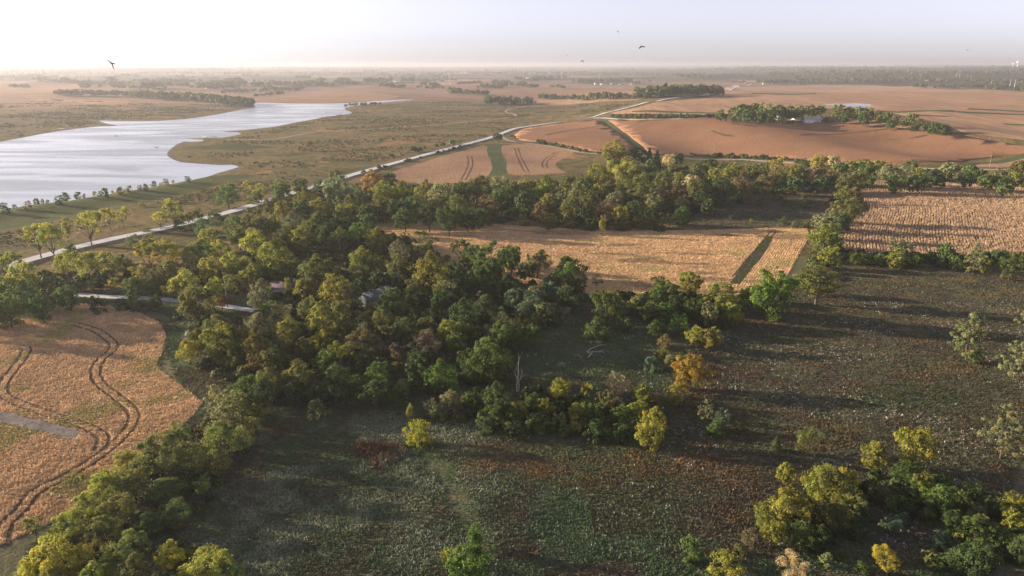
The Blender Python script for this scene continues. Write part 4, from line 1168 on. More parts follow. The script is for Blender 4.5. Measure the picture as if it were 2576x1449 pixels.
def crops():
    rs = np.random.RandomState(21)
    # near bean field
    b1 = catmull(GP(rawF['B1']), 0.03, smooth=False)
    s6 = poly_of('S6')
    edge = catmull(GP([(250, 740), (330, 765), (395, 795), (426, 840), (424, 885), (420, 925), (455, 965), (510, 1010), (560, 1080), (600, 1200)]), 0.01, closed=False)
    p = rand_in(rs, POLY1, int(area(POLY1) * 4.6))
    vx, vy, _ = project(p[:, 0], p[:, 1], 0 * p[:, 0])
    p = p[(vx > -260) & (vy < 1560)]
    row = snap_rows(p, edge, 0.76)
    p = row + rs.randn(*row.shape) * 0.07
    k = inside(p[:, 0], p[:, 1], POLY1) & ~inside(p[:, 0], p[:, 1], b1) & ~inside(p[:, 0], p[:, 1], s6) & track_keep(p, [TR_A, TR_B])
    p = p[k]
    n = fbm(p[:, 0] / 16, p[:, 1] / 16, 3)
    n2 = fbm(p[:, 0] / 3.0 + 40, p[:, 1] / 3.0, 2)
    c = np.array([0.68, 0.465, 0.265])[None] * (0.75 + 0.5 * n2[:, None])
    g = sstep(0.60, 0.74, n)[:, None]
    c = c * (1 - g) + np.array([0.44, 0.37, 0.14]) * g
    h = 0.34 + 0.18 * n2
    P = np.column_stack([p, T(p[:, 0], p[:, 1])])
    stuff('soybean_plants', *blades(rs, P, h, 0.36 + 0 * h, 4, 0.6, c, 0.13), 'crop_leaf', 'ripe copper-brown soybean plants standing in curved rows')
    # golden bean field
    s4 = poly_of('S4')
    top = catmull(GP([(900, 572), (985, 559), (1060, 555), (1150, 558), (1300, 568), (1430, 575), (1600, 580), (1800, 578), (2040, 571)]), 0.02, closed=False)
    rgt = GP([(1946, 590), (1850, 725), (1830, 760)])
    p = rand_in(rs, POLY2, int(area(POLY2) * 2.8))
    sx = inside(p[:, 0], p[:, 1], np.array(GP([(1950, 560), (2080, 560), (2080, 760), (1840, 760), (1862, 716), (1946, 596)])))
    q = np.where(sx[:, None], snap_rows(p, rgt, 1.1), snap_rows(p, top, 1.1)) + rs.randn(len(p), 2) * 0.16
    k = inside(q[:, 0], q[:, 1], POLY2) & ~inside(q[:, 0], q[:, 1], s4) & track_keep(q, [TR_C])
    p = q[k]
    n = fbm(p[:, 0] / 22, p[:, 1] / 9, 3); n2 = fbm(p[:, 0] / 2.5, p[:, 1] / 2.5, 2)
    c = np.array([0.70, 0.475, 0.26])[None] * (0.75 + 0.5 * n2[:, None])
    g = sstep(0.62, 0.76, n)[:, None]
    c = c * (1 - g) + np.array([0.46, 0.40, 0.15]) * g
    g = sstep(0.66, 0.80, fbm(p[:, 0] / 30 + 9, p[:, 1] / 7 + 3, 2))[:, None]
    c = c * (1 - 0.55 * g)
    P = np.column_stack([p, T(p[:, 0], p[:, 1])])
    h = 0.28 + 0.15 * n2
    stuff('soybean_plants', *blades(rs, P, h, 0.38 + 0 * h, 3, 0.6, c, 0.10), 'crop_leaf', 'golden brown soybean plants in the field below the valley wood')
    # standing corn
    lf = catmull(GP([(2085, 700), (2105, 640), (2118, 590), (2140, 545), (2150, 510), (2150, 470), (2165, 440)]), 0.01, closed=False)
    p = rand_in(rs, POLY3, int(area(POLY3) * 1.7))
    vx, vy, _ = project(p[:, 0], p[:, 1], 0 * p[:, 0])
    p = p[vx < 2800]
    q = snap_rows(p, lf, 1.52)
    wv = np.sin(q[:, 1] / 23.0) * 1.3
    q = q + rs.randn(len(p), 2) * 0.14 + np.stack([wv, 0 * wv], 1)
    k = inside(q[:, 0], q[:, 1], POLY3)
    p = q[k]
    n2 = fbm(p[:, 0] / 2.5, p[:, 1] / 2.5, 2)
    c = np.array([0.42, 0.295, 0.19])[None] * (0.7 + 0.6 * n2[:, None])
    P = np.column_stack([p, T(p[:, 0], p[:, 1])])
    h = 1.5 + 0.4 * n2
    stuff('corn_plants', *blades(rs, P, h, 0.6 + 0 * h, 4, 0.16, c, 0.15), 'crop_leaf', 'dry standing corn plants in long rows behind the hedge')


crops()
for k_ in (-1.25, 1.25):
    drape('wheel_track', list(offset_line(TR_A, k_)), 0.75, 'track', 0.07)
    drape('wheel_track', list(offset_line(TR_B, k_)), 0.7, 'track', 0.07)
    drape('wheel_track', list(offset_line(TR_C, k_)), 0.8, 'track', 0.07)

PATHLINE = catmull(GP([(1080, 1140), (1100, 1168), (1130, 1210), (1150, 1245), (1172, 1290), (1195, 1330), (1220, 1390)]), 0.01, closed=False)
MPOLY = np.array(GP([(-300, 1700), (-350, 1330), (40, 1400), (330, 1180), (520, 1020), (440, 950), (420, 880), (430, 800), (300, 760), (0, 800), (-200, 880), (-260, 780), (200, 735), (640, 690), (1400, 690), (1700, 750), (1990, 700), (2110, 645), (2700, 660), (2900, 900), (2900, 1700)]))


def meadow():
    rs = np.random.RandomState(33)
    N = 330000
    az = np.radians(-38 + 76 * rs.rand(N)); r = 80 + (385 - 80) * rs.rand(N) ** 0.85
    p = np.stack([r * np.sin(az), r * np.cos(az)], 1)
    k = inside(p[:, 0], p[:, 1], MPOLY) & ~inside(p[:, 0], p[:, 1], POLY1) & ~inside(p[:, 0], p[:, 1], POLY2)
    p = p[k]
    z = T(p[:, 0], p[:, 1])
    vx, vy, dep = project(p[:, 0], p[:, 1], z)
    dln = seg_dist(p[:, 0], p[:, 1], catmull(DRIVE, 0.03, closed=False))[0]
    k = (vx > -60) & (vx < 2640) & (vy < 1570) & (dln > 2.3)
    p, z, vx, vy = p[k], z[k], vx[k], vy[k]
    x, y = p.T
    n1 = fbm(x / 26, y / 26, 3); n2 = fbm(x / 6 + 31, y / 6, 3); n3 = fbm(x / 2.2, y / 2.2 + 12, 2); n4 = fbm(x / 11 + 77, y / 11 + 5, 3)
    GR = np.array([0.088, 0.155, 0.072]); PALE = np.array([0.28, 0.31, 0.21]); BRN = np.array([0.108, 0.094, 0.066]); OLV = np.array([0.092, 0.104, 0.048]); RUST = np.array([0.20, 0.115, 0.05]); TAN_ = np.array([0.20, 0.145, 0.075])
    def mix(c, col, m):
        return c * (1 - m[:, None]) + col * m[:, None]
    c = np.tile(OLV, (len(p), 1))
    left = 1 - sstep(1150, 1350, vx)
    c = mix(c, BRN, sstep(0.42, 0.56, n1) * (1 - 0.6 * left))
    c = mix(c, GR, sstep(0.50, 0.62, n4) * 0.9)
    left = 1 - sstep(1150, 1350, vx)
    c = mix(c, GR, left * sstep(0.40, 0.6, n2) * 0.75)
    c = mix(c, PALE, left * sstep(0.50, 0.64, n4 * 0.6 + n2 * 0.4) * 0.8)
    right = sstep(1600, 1800, vx) * (1 - sstep(1330, 1420, vy))
    c = mix(c, BRN * 0.95, right * 0.6)
    c = mix(c, RUST, right * sstep(0.56, 0.72, n2) * 0.45)
    c = mix(c, TAN_, right * sstep(0.60, 0.72, n4) * 0.6)
    band = np.exp(-((vy - (1165 + 0.02 * (vx - 1100) + 14 * np.sin(vx / 70))) / 42) ** 2) * sstep(1080, 1200, vx) * (1 - sstep(1750, 2000, vx))
    c = mix(c, RUST * 1.1, np.clip(band * (0.3 + 1.5 * (n2 - 0.3)), 0, 1))
    hh = 0.24 + 0.34 * n2
    def blob(bx, by, rx, ry, col, s=1.0, hadd=0.0):
        nonlocal c, hh
        d = np.sqrt(((vx - bx) / rx) ** 2 + ((vy - by) / ry) ** 2) + (n3 - 0.5) * 0.7
        m = (1 - sstep(0.75, 1.1, d)) * s
        c = mix(c, np.array(col), m); hh = hh + m * hadd
    blob(930, 1128, 40, 26, (0.14, 0.07, 0.036), 0.9, 0.7)
    blob(985, 1140, 34, 28, (0.17, 0.085, 0.04), 0.9, 0.7)
    blob(955, 1160, 26, 34, (0.11, 0.06, 0.04), 0.9, 0.6)
    blob(710, 1085, 55, 24, (0.16, 0.085, 0.04), 0.7, 0.3)
    blob(950, 1075, 90, 40, PALE, 0.65)
    blob(1010, 1240, 70, 110, PALE, 0.5)
    blob(1040, 1390, 80, 60, PALE, 0.55)
    blob(1450, 880, 200, 80, (0.115, 0.185, 0.08), 0.8)
    blob(430, 860, 30, 90, (0.07, 0.13, 0.05), 0.8)
    blob(300, 770, 140, 16, (0.09, 0.13, 0.06), 0.8)
    blob(520, 960, 70, 50, (0.15, 0.10, 0.05), 0.6)
    blob(620, 1190, 60, 110, (0.09, 0.072, 0.058), 0.6)
    blob(2280, 1000, 160, 40, (0.055, 0.085, 0.035), 0.6)
    blob(1640, 930, 60, 30, (0.07, 0.10, 0.04), 0.5)
    dpt, _, _, _ = seg_dist(x, y, PATHLINE)
    m = 1 - sstep(1.5, 3.0, dpt + (n3 - 0.5) * 2)
    c = mix(c, np.array([0.085, 0.19, 0.06]), m); hh = hh * (1 - 0.6 * m)
    # white aster heads scattered in drifts
    drift = sstep(0.46, 0.62, fbm(x / 14 + 200, y / 14, 3)) * sstep(1250, 1900, vx)
    wf = rs.rand(len(p)) < (0.006 + 0.11 * drift * (vy > 760)) * np.where(vx > 1150, 1, 0.25)
    c[wf] = np.array([0.50, 0.52, 0.46]) * (0.7 + 0.5 * rs.rand(wf.sum(), 1))
    hh[wf] *= 0.9
    P = np.column_stack([p, z - 0.05])
    big = hh * 1.0
    wdt = 0.26 + 0.34 * n3
    wdt = np.where(wf, 0.42, wdt)
    stuff('meadow_grass', *blades(rs, P, big, wdt, 3, 0.6, c, 0.16, 1.0), 'grass_blades', 'rank mixed grass and weeds covering the meadows')


meadow()


def rough_grass():
    rs = np.random.RandomState(34)
    g = poly_of('ROUGH')
    p = rand_in(rs, g, 16000)
    x, y = p.T
    n1 = fbm(x / 14, y / 14, 3); n2 = fbm(x / 4, y / 4, 2)
    c = np.array([0.15, 0.125, 0.09])[None] * (0.7 + 0.6 * n2[:, None])
    m = sstep(0.5, 0.62, n1)[:, None]
    c = c * (1 - m) + np.array([0.075, 0.095, 0.045]) * m
    P = np.column_stack([p, T(x, y) - 0.05])
    stuff('rough_grass', *blades(rs, P, 0.4 + 0.5 * n2, 0.5 + 0 * x, 3, 0.5, c, 0.3, 0.9), 'grass_blades', 'dry tufted grass covering the rough pasture between wood and hedge')


rough_grass()


def strip_grass():
    rs = np.random.RandomState(35)
    q = []
    for k_, dn in (('S4', 3.0), ('S6', 3.0)):
        g = poly_of(k_); q.append(rand_in(rs, g, int(area(g) * dn)))
    p = np.concatenate(q); x, y = p.T
    n1 = fbm(x / 5, y / 5, 3); n2 = fbm(x / 2, y / 2, 2)
    c = np.array([0.085, 0.115, 0.045])[None] * (0.6 + 0.8 * n2[:, None])
    m = sstep(0.48, 0.58, n1)[:, None]
    c = c * (1 - m) + np.array([0.13, 0.115, 0.10]) * m
    P = np.column_stack([p, T(x, y) - 0.05])
    stuff('strip_grass', *blades(rs, P, 0.15 + 0.4 * n2, 0.4 + 0 * x, 3, 0.6, c, 0.3, 0.9), 'grass_blades', 'patchy green grass in the waterway strip of the golden field')


strip_grass()


def puff_field(rs, P, size, hgt, col, nq, name, label, leaf=0.5, cone=None):
    """many small bushes or far trees as one mass of leaf clusters"""
    n = len(P)
    u = unit(rs.randn(n, nq, 3)); u[..., 2] = np.abs(u[..., 2]) * 1.0 - 0.25
    r = 0.55 + 0.45 * rs.rand(n, nq, 1)
    zf = 0.45 + 0.5 * u[..., 2:3] * r
    rad = np.ones((n, 1, 1))
    q = np.concatenate([u[..., :2] * r * (size / 2)[:, None, None], zf * hgt[:, None, None]], -1)
    if cone is not None:
        taper = np.where(cone[:, None, None], np.clip(1.05 - zf, 0.1, 1) * 1.3, 1.0)
        q[..., :2] *= taper
    q[..., 2] = np.clip(q[..., 2], 0.05, None)
    pos = (P[:, None, :] + q).reshape(-1, 3)
    nn = unit(u.reshape(-1, 3) + 0.5 * rs.randn(n * nq, 3) + np.array([0, 0, 0.2]))
    c = (np.repeat(col, nq, 0)) * (0.7 + 0.6 * rs.rand(n * nq, 1))
    s = np.repeat(size, nq) * leaf * (0.6 + 0.8 * rs.rand(n * nq))
    v, f, cc = leaf_cards(rs, pos, nn, s, c, 0.7)
    return stuff(name, v, f, cc, 'stuff_leaf', label)


COLS = np.array([PAL[k][0] for k in ('ol', 'dg', 'mg', 'yg', 'gg', 'br')])


def undergrowth():
    rs = np.random.RandomState(44)
    polys = [([(-80, 760), (0, 720), (100, 700), (300, 690), (480, 690), (640, 640), (700, 600), (640, 560), (760, 540), (900, 570), (1000, 610), (1300, 650), (1480, 710), (1470, 760), (1350, 850), (1300, 930), (1250, 985), (1150, 1010), (1000, 1010), (800, 1015), (680, 1020), (580, 930), (490, 880), (470, 790), (420, 756), (300, 746), (200, 738), (0, 790), (-80, 810)], 0.045),
             ([(640, 500), (800, 480), (1000, 475), (1250, 470), (1500, 450), (1700, 425), (1900, 440), (2150, 460), (2100, 470), (1900, 470), (1780, 500), (1720, 572), (1500, 573), (1330, 560), (1280, 562), (1100, 552), (930, 560), (760, 560)], 0.035),
             ([(2150, 445), (2640, 455), (2640, 472), (2450, 462), (2300, 456), (2170, 460)], 0.09),
             ([(1120, 1030), (1300, 1000), (1500, 1010), (1670, 1060), (1650, 1105), (1500, 1098), (1300, 1085), (1150, 1060)], 0.10),
             ([(1900, 1340), (2000, 1260), (2250, 1190), (2400, 1240), (2640, 1260), (2700, 1449), (2300, 1449), (2340, 1330), (2150, 1310), (2050, 1400)], 0.06),
             ([(560, 1060), (650, 1090), (560, 1240), (450, 1320), (560, 1449), (80, 1449), (220, 1320), (340, 1200), (460, 1100)], 0.06),
             ([(2100, 475), (2150, 462), (2150, 555), (2112, 640), (2070, 700), (2010, 722), (2040, 650), (2075, 560)], 0.06),
             ([(2110, 640), (2350, 648), (2640, 650), (2640, 672), (2350, 664), (2110, 654)], 0.12),
             ([(1840, 301), (2070, 304), (2030, 309), (1840, 307)], 0.02), ([(2100, 288), (2200, 295), (2390, 325), (2380, 332), (2200, 303), (2100, 295)], 0.02),
             ([(1500, 745), (1700, 745), (1870, 765), (1860, 790), (1640, 800), (1490, 770)], 0.05),
             ([(440, 780), (620, 780), (640, 1000), (600, 1010), (520, 960), (480, 900)], 0.03)]
    P = []
    for poly, dens in polys:
        g = np.array(GP(poly)); n = int(area(g) * dens)
        P.append(rand_in(rs, g, n))
    p = np.concatenate(P)
    p = p[~(inside(p[:, 0], p[:, 1], POLY1) | inside(p[:, 0], p[:, 1], POLY2) | inside(p[:, 0], p[:, 1], POLY3))]
    d, _, _, _ = seg_dist(p[:, 0], p[:, 1], RM)
    d2, _, _, _ = seg_dist(p[:, 0], p[:, 1], catmull(DRIVE, 0.03, closed=False))
    p = p[(d > 9) & (d2 > 10)]
    col = COLS[rs.choice(6, len(p), p=[0.25, 0.3, 0.25, 0.08, 0.07, 0.05])] * 0.9
    size = 2.2 + 3.2 * rs.rand(len(p)); h = size * (0.6 + 0.5 * rs.rand(len(p)))
    P3 = np.column_stack([p, T(p[:, 0], p[:, 1]) - 0.2])
    puff_field(rs, P3, size, h, col, 70, 'undergrowth', 'dense brambles and saplings filling the floor of the woods', 0.16)


undergrowth()


def prairie():
    rs = np.random.RandomState(55)
    polys = [([(660, 440), (1000, 395), (1240, 340), (1480, 290), (1600, 262), (1500, 256), (1300, 262), (1050, 254), (890, 275), (700, 322), (600, 345), (440, 390), (600, 424), (640, 440)], 14000, 2.0),
             ([(-100, 270), (140, 250), (400, 262), (630, 266), (470, 296), (300, 301), (180, 320), (0, 350), (-100, 365)], 8000, 2.6),
             ([(-100, 640), (0, 590), (188, 548), (344, 516), (470, 490), (600, 460), (760, 450), (640, 500), (440, 560), (200, 610), (80, 640)], 2500, 1.2),
             ([(640, 440), (900, 390), (1000, 395), (860, 440), (760, 460)], 300, 1.6),
             ([(1720, 480), (1900, 460), (2100, 468), (2090, 560), (1800, 574), (1730, 560)], 420, 0.8)]
    PP = []; SS = []
    for poly, n, s in polys:
        g = np.array(GP(poly)); q = rand_in(rs, g, n)
        m = fbm(q[:, 0] / 70, q[:, 1] / 38, 3) + 0.12 * (rs.rand(n) - 0.5)
        q = q[m > 0.535]
        PP.append(q); SS.append(np.full(len(q), s))
    p = np.concatenate(PP); s = np.concatenate(SS)
    d, _, _, _ = seg_dist(p[:, 0], p[:, 1], RM); d2, _, _, _ = seg_dist(p[:, 0], p[:, 1], catmull(PARK, 0.03, closed=False))
    k = (d > 8) & (d2 > 6) & ~inside(p[:, 0], p[:, 1], LAKE)
    p, s = p[k], s[k]
    pal = np.array([(0.085, 0.088, 0.034), (0.055, 0.072, 0.026), (0.12, 0.10, 0.045), (0.15, 0.10, 0.05), (0.10, 0.075, 0.045), (0.095, 0.12, 0.035)])
    col = pal[rs.choice(6, len(p), p=[0.28, 0.24, 0.16, 0.10, 0.10, 0.12])]
    size = s * (0.5 + 1.0 * rs.rand(len(p))); h = size * (0.3 + 0.3 * rs.rand(len(p)))
    P3 = np.column_stack([p, T(p[:, 0], p[:, 1]) - 0.05])
    puff_field(rs, P3, size, h, col, 10, 'prairie_scrub', 'low scrub and weeds scattered over the grassland round the lake', 0.3)
    # small shrubs one can count on the rough pasture
    rr = random.Random(8)
    g = [(1962, 464, 30, 'mg'), (1992, 467, 28, 'yg'), (2041, 466, 22, 'mg'), (2021, 485, 16, 'mg'), (2021, 501, 28, 'ol'), (1964, 492, 16, 'mg'), (1948, 495, 18, 'mg'), (1908, 502, 20, 'mg'), (1975, 500, 20, 'mg'), (1930, 478, 18, 'dg'),
         (1880, 470, 20, 'dg'), (1905, 480, 16, 'dg'), (1860, 500, 16, 'dg'), (1830, 505, 14, 'mg'), (1800, 510, 16, 'dg'), (1780, 520, 14, 'mg'), (1970, 545, 22, 'mg'), (1890, 550, 14, 'yg'), (1918, 562, 12, 'ol'), (2000, 556, 20, 'ol'), (2030, 552, 24, 'ol'), (1840, 540, 16, 'dg'), (1980, 525, 10, 'mg'), (2050, 480, 14, 'ol')]
    for x, yt, w_, c in g:
        put_tree(x, yt, w_, 'S', c, 'on the rough pasture beside the hedge line', None, 0.85, rr)


prairie()


def far_trees():
    rs = np.random.RandomState(66)
    L = [  # x0,y0,x1,y1,n,height px lo,hi, width of the belt in px, conifer share
        (140, 240, 330, 243, 70, 9, 15, 3, 0), (330, 246, 520, 256, 95, 12, 19, 4, 0), (500, 254, 635, 266, 95, 11, 19, 6, 0), (560, 262, 625, 270, 36, 6, 12, 4, 0),
        (0, 198, 90, 203, 26, 8, 12, 4, 0), (90, 205, 330, 216, 60, 6, 11, 5, 0), (200, 218, 420, 226, 44, 5, 9, 5, 0), (300, 205, 420, 203, 20, 4, 6, 2, 0), (440, 198, 560, 201, 30, 4, 7, 2, 0),
        (480, 224, 620, 220, 30, 6, 12, 3, 0.1), (560, 235, 760, 228, 60, 6, 12, 5, 0), (690, 217, 810, 213, 36, 8, 13, 3, 0.1), (640, 244, 720, 238, 20, 6, 10, 3, 0), (920, 208, 985, 206, 26, 9, 15, 3, 0),
        (1010, 206, 1120, 207, 26, 5, 9, 3, 0), (1050, 222, 1120, 224, 16, 4, 8, 3, 0), (1130, 236, 1230, 240, 40, 7, 14, 5, 0), (1200, 222, 1330, 215, 40, 6, 11, 5, 0), (1225, 262, 1335, 262, 44, 10, 19, 5, 0), (1330, 262, 1345, 262, 4, 8, 14, 2, 0),
        (1355, 249, 1480, 253, 50, 8, 13, 3, 0), (1480, 252, 1560, 250, 26, 12, 20, 3, 0), (1560, 250, 1640, 246, 30, 8, 14, 3, 0), (1630, 244, 1720, 240, 50, 14, 30, 6, 0.1), (1720, 241, 1818, 239, 50, 14, 30, 6, 0.6), (1600, 236, 1720, 236, 36, 10, 18, 5, 0),
        (1456, 210, 1500, 209, 26, 12, 18, 2, 0), (1500, 209, 1590, 208, 30, 9, 16, 3, 0), (1590, 213, 1612, 213, 6, 7, 10, 1, 0.5), (1345, 200, 1388, 200, 16, 7, 11, 2, 0), (1625, 209, 1637, 209, 3, 6, 8, 1, 0), (1840, 208, 1880, 209, 14, 5, 7, 1, 0.7), (1905, 210, 2000, 213, 34, 8, 15, 3, 0), (2000, 213, 2060, 214, 12, 4, 8, 2, 0),
        (1040, 187, 1240, 186, 60, 3, 6, 2, 0), (1240, 186, 1480, 187, 80, 4, 7, 3, 0), (1480, 190, 1760, 190, 90, 4, 8, 4, 0), (1700, 195, 1900, 196, 70, 5, 9, 5, 0), (0, 186, 300, 187, 70, 3, 6, 3, 0), (300, 188, 700, 186, 90, 3, 6, 4, 0), (700, 187, 1040, 186, 70, 3, 5, 3, 0),
        (2290, 221, 2330, 221, 10, 6, 12, 1, 0), (2350, 222, 2500, 224, 44, 6, 11, 2, 0), (2480, 223, 2515, 224, 12, 9, 13, 1, 0), (2000, 206, 2260, 206, 90, 5, 10, 6, 0), (2200, 200, 2576, 212, 150, 6, 12, 9, 0), (2480, 224, 2640, 236, 60, 8, 14, 7, 0), (1900, 190, 2300, 188, 130, 5, 9, 8, 0), (2250, 186, 2600, 188, 130, 5, 9, 8, 0), (1780, 180, 2600, 177, 160, 3, 6, 6, 0), (900, 178, 1800, 178, 130, 2, 4, 4, 0), (0, 178, 900, 178, 110, 2, 4, 4, 0),
        (860, 268, 960, 264, 24, 5, 8, 3, 0), (1540, 297, 1830, 297, 190, 7, 11, 1, 0), (1350, 360, 1480, 385, 46, 5, 11, 3, 0), (1500, 388, 1560, 392, 14, 6, 12, 3, 0), (1720, 392, 2000, 404, 60, 6, 12, 3, 0), (2000, 412, 2200, 420, 30, 8, 14, 3, 0), (1090, 388, 1200, 364, 14, 4, 8, 2, 0), (900, 440, 980, 420, 8, 6, 12, 2, 0), (1285, 345, 1300, 352, 5, 5, 10, 1, 0), (-200, 560, -20, 520, 20, 12, 18, 3, 0), (1010, 412, 1060, 398, 5, 6, 9, 1, 0), (960, 400, 1160, 360, 9, 7, 15, 6, 0)]
    X = []; Hh = []; Cn = []
    for x0, y0, x1, y1, n, h0, h1, bw, cs in L:
        t = rs.rand(n)
        X.append(np.stack([x0 + (x1 - x0) * t + rs.randn(n), y0 + (y1 - y0) * t + (rs.rand(n) - 0.5) * bw], 1))
        Hh.append(h0 + (h1 - h0) * rs.rand(n)); Cn.append(rs.rand(n) < cs)
    for i in range(300):
        vy = 168 + 58 * rs.rand() ** 1.4
        vx = -60 + 2700 * rs.rand()
        if vx > 1500 and vy > 196:
            continue
        n = rs.randint(4, 20)
        t = rs.rand(n) - 0.5; ln = rs.uniform(8, 70)
        X.append(np.stack([vx + ln * t, vy + rs.uniform(-0.06, 0.06) * ln * t + (rs.rand(n) - 0.5) * 1.0], 1))
        Hh.append((vy - 160) * rs.uniform(0.10, 0.20) * (0.7 + 0.6 * rs.rand(n)) + 1.2); Cn.append(np.zeros(n, bool))
    X = np.concatenate(X); Hh = np.concatenate(Hh); Cn = np.concatenate(Cn)
    p = ground_many(X)
    z = T(p[:, 0], p[:, 1])
    dep = p[:, 1] * CP - (z - CAM_H) * SP
    h = np.clip(1.25 * Hh * dep / FV, 2, 26)
    size = h * (0.7 + 0.5 * rs.rand(len(h))) * np.where(Cn, 0.55, 1)
    col = COLS[rs.choice(6, len(p), p=[0.3, 0.3, 0.25, 0.05, 0.07, 0.03])]
    col = np.where(Cn[:, None], np.array([0.03, 0.045, 0.02]), col)
    puff_field(rs, np.column_stack([p, z - 0.3]), size, h, col, 34, 'distant_trees', 'distant belts of trees and farm groves fading into haze', 0.22, Cn)


far_trees()

# ------------------------------------------------------------------ built things
M['white_metal'] = flat_mat('white_siding', (0.74, 0.75, 0.76), 0.5, 0.3, var=0.05)
M['white_wood'] = flat_mat('white_clapboard', (0.66, 0.65, 0.62), 0.7, 0.2, var=0.07)
M['grey_wall'] = flat_mat('grey_blue_siding', (0.10, 0.13, 0.165), 0.7, 0.2, var=0.1)  # darkened: tree shade on the gabled house in the wood is in the colour
M['tan_wall'] = flat_mat('tan_siding', (0.40, 0.33, 0.25), 0.7, 0.2, var=0.1)
M['steel_roof'] = flat_mat('steel_roof', (0.36, 0.41, 0.46), 0.42, 0.5, 0.25, var=0.08)
M['dark_shingle'] = flat_mat('dark_shingle', (0.085, 0.07, 0.085), 0.9, 0.1, var=0.25, vscale=1.2)
M['blue_shingle'] = flat_mat('blue_grey_shingle', (0.085, 0.11, 0.135), 0.85, 0.15, var=0.2, vscale=1.2)  # kept dark too, shade over that house roof painted into the shingle
M['glass'] = flat_mat('window_glass', (0.03, 0.035, 0.04), 0.12, 0.6, var=0.0)
M['door'] = flat_mat('painted_door', (0.55, 0.56, 0.57), 0.6, 0.3, var=0.08)
M['pole_wood'] = flat_mat('weathered_pole', (0.26, 0.22, 0.18), 0.9, 0.1, var=0.2)
M['galv'] = flat_mat('galvanised_steel', (0.55, 0.56, 0.57), 0.45, 0.5, 0.4, var=0.06)
M['feather'] = flat_mat('dark_feathers', (0.018, 0.016, 0.018), 0.8, 0.2, var=0.3, vscale=20)
M['hull'] = flat_mat('boat_hull', (0.10, 0.11, 0.12), 0.5, 0.4, var=0.1)
M['deck'] = flat_mat('dock_deck', (0.42, 0.40, 0.38), 0.85, 0.1, var=0.15)


def boxm(x0, x1, y0, y1, z0, z1):
    v = np.array([(x, y, z) for z in (z0, z1) for y in (y0, y1) for x in (x0, x1)], float)
    f = np.array([(0, 2, 3, 1), (4, 5, 7, 6), (0, 1, 5, 4), (1, 3, 7, 5), (3, 2, 6, 7), (2, 0, 4, 6)])
    return v, f


def part(name, parts, mat, parent, smooth=False):
    v, f = join(parts)
    me = mesh_np(name, v, f); me.materials.append(M[mat])
    if smooth:
        me.shade_smooth()
    o = bpy.data.objects.new(name, me); COL.objects.link(o); o.parent = parent
    return o


def thing(name, label, cat, x, y, z, rz=0.0, group=None):
    o = bpy.data.objects.new(name, None); COL.objects.link(o)
    o.location = (x, y, z); o.rotation_euler = (0, 0, rz); o.empty_display_size = 1
    o['label'] = label; o['category'] = cat
    if group:
        o['group'] = group
    return o


def gable(name, label, vx, vy, L, D, eave, ridge, rz, wall, roof, cat='house', doors=1, wins=2, chim=False, big_door=False):
    """gabled building, ridge along local x, front wall at -y"""
    p = ground(vx, vy)
    r = thing(name, label, cat, p[0], p[1], gz(*p) - 0.3, R(rz))
    e = eave + 0.3; g = ridge + 0.3
    v = np.array([(-L / 2, -D / 2, 0), (L / 2, -D / 2, 0), (L / 2, D / 2, 0), (-L / 2, D / 2, 0), (-L / 2, -D / 2, e), (L / 2, -D / 2, e), (L / 2, D / 2, e), (-L / 2, D / 2, e), (-L / 2, 0, g), (L / 2, 0, g)], float)
    tri = [(0, 1, 5), (0, 5, 4), (2, 3, 7), (2, 7, 6), (1, 2, 6), (1, 6, 5), (5, 6, 9), (3, 0, 4), (3, 4, 7), (7, 4, 8)]
    part('wall', [(v, np.array(tri))], wall, r)
    oh = 0.35; t = 0.14
    sl = (g - e) / (D / 2)
    parts = []
    for s in (-1, 1):
        ye = s * (D / 2 + oh); ze = e - oh * sl
        q = np.array([(-L / 2 - oh, ye, ze), (L / 2 + oh, ye, ze), (L / 2 + oh, 0, g), (-L / 2 - oh, 0, g)], float)
        q2 = q + np.array([0, 0, t])
        vv = np.concatenate([q, q2])
        parts.append((vv, np.array([(0, 3, 2, 1), (4, 5, 6, 7), (0, 1, 5, 4), (1, 2, 6, 5), (2, 3, 7, 6), (3, 0, 4, 7)])))
    rf = part('roof', parts, roof, r)
    part('fascia', [boxm(-L / 2 - oh - 0.02, L / 2 + oh + 0.02, -D / 2 - oh - 0.05, -D / 2 - oh - 0.01, e - oh * sl - 0.02, e - oh * sl + 0.18)], 'white_wood', rf)
    if chim:
        part('chimney', [boxm(L * 0.22, L * 0.22 + 0.8, -0.4, 0.4, g - 0.6, g + 1.0)], 'tan_wall', rf)
    yf = -D / 2 - 0.03
    if big_door:
        part('sliding_door', [boxm(-0.2, L * 0.27, yf - 0.06, yf + 0.02, 0.3, e * 0.86)], 'door', r)
        part('sliding_door', [boxm(L * 0.275, L * 0.46, yf - 0.11, yf + 0.02, 0.3, e * 0.86)], 'door', r)
        part('door_rail', [boxm(-0.4, L * 0.47, yf - 0.15, yf, e * 0.87, e * 0.9)], 'steel_roof', r)
    else:
        for i in range(doors):
            d = part('door', [boxm(-0.5, 0.5, yf - 0.03, yf + 0.02, 0.35, 2.45)], 'door', r)
            part('handle', [boxm(0.34, 0.42, yf - 0.1, yf - 0.02, 1.3, 1.4)], 'galv', d)
    for i in range(wins):
        xx = (-0.32 + 0.64 * i / max(1, wins - 1)) * L
        if big_door:
            xx = -L * (0.4 - 0.15 * i)
        wv = part('window', [boxm(xx - 0.55, xx + 0.55, yf - 0.05, yf + 0.02, 1.2, 2.4)], 'white_wood', r)
        part('pane', [boxm(xx - 0.45, xx + 0.45, yf - 0.075, yf - 0.045, 1.3, 2.3)], 'glass', wv)
    return r


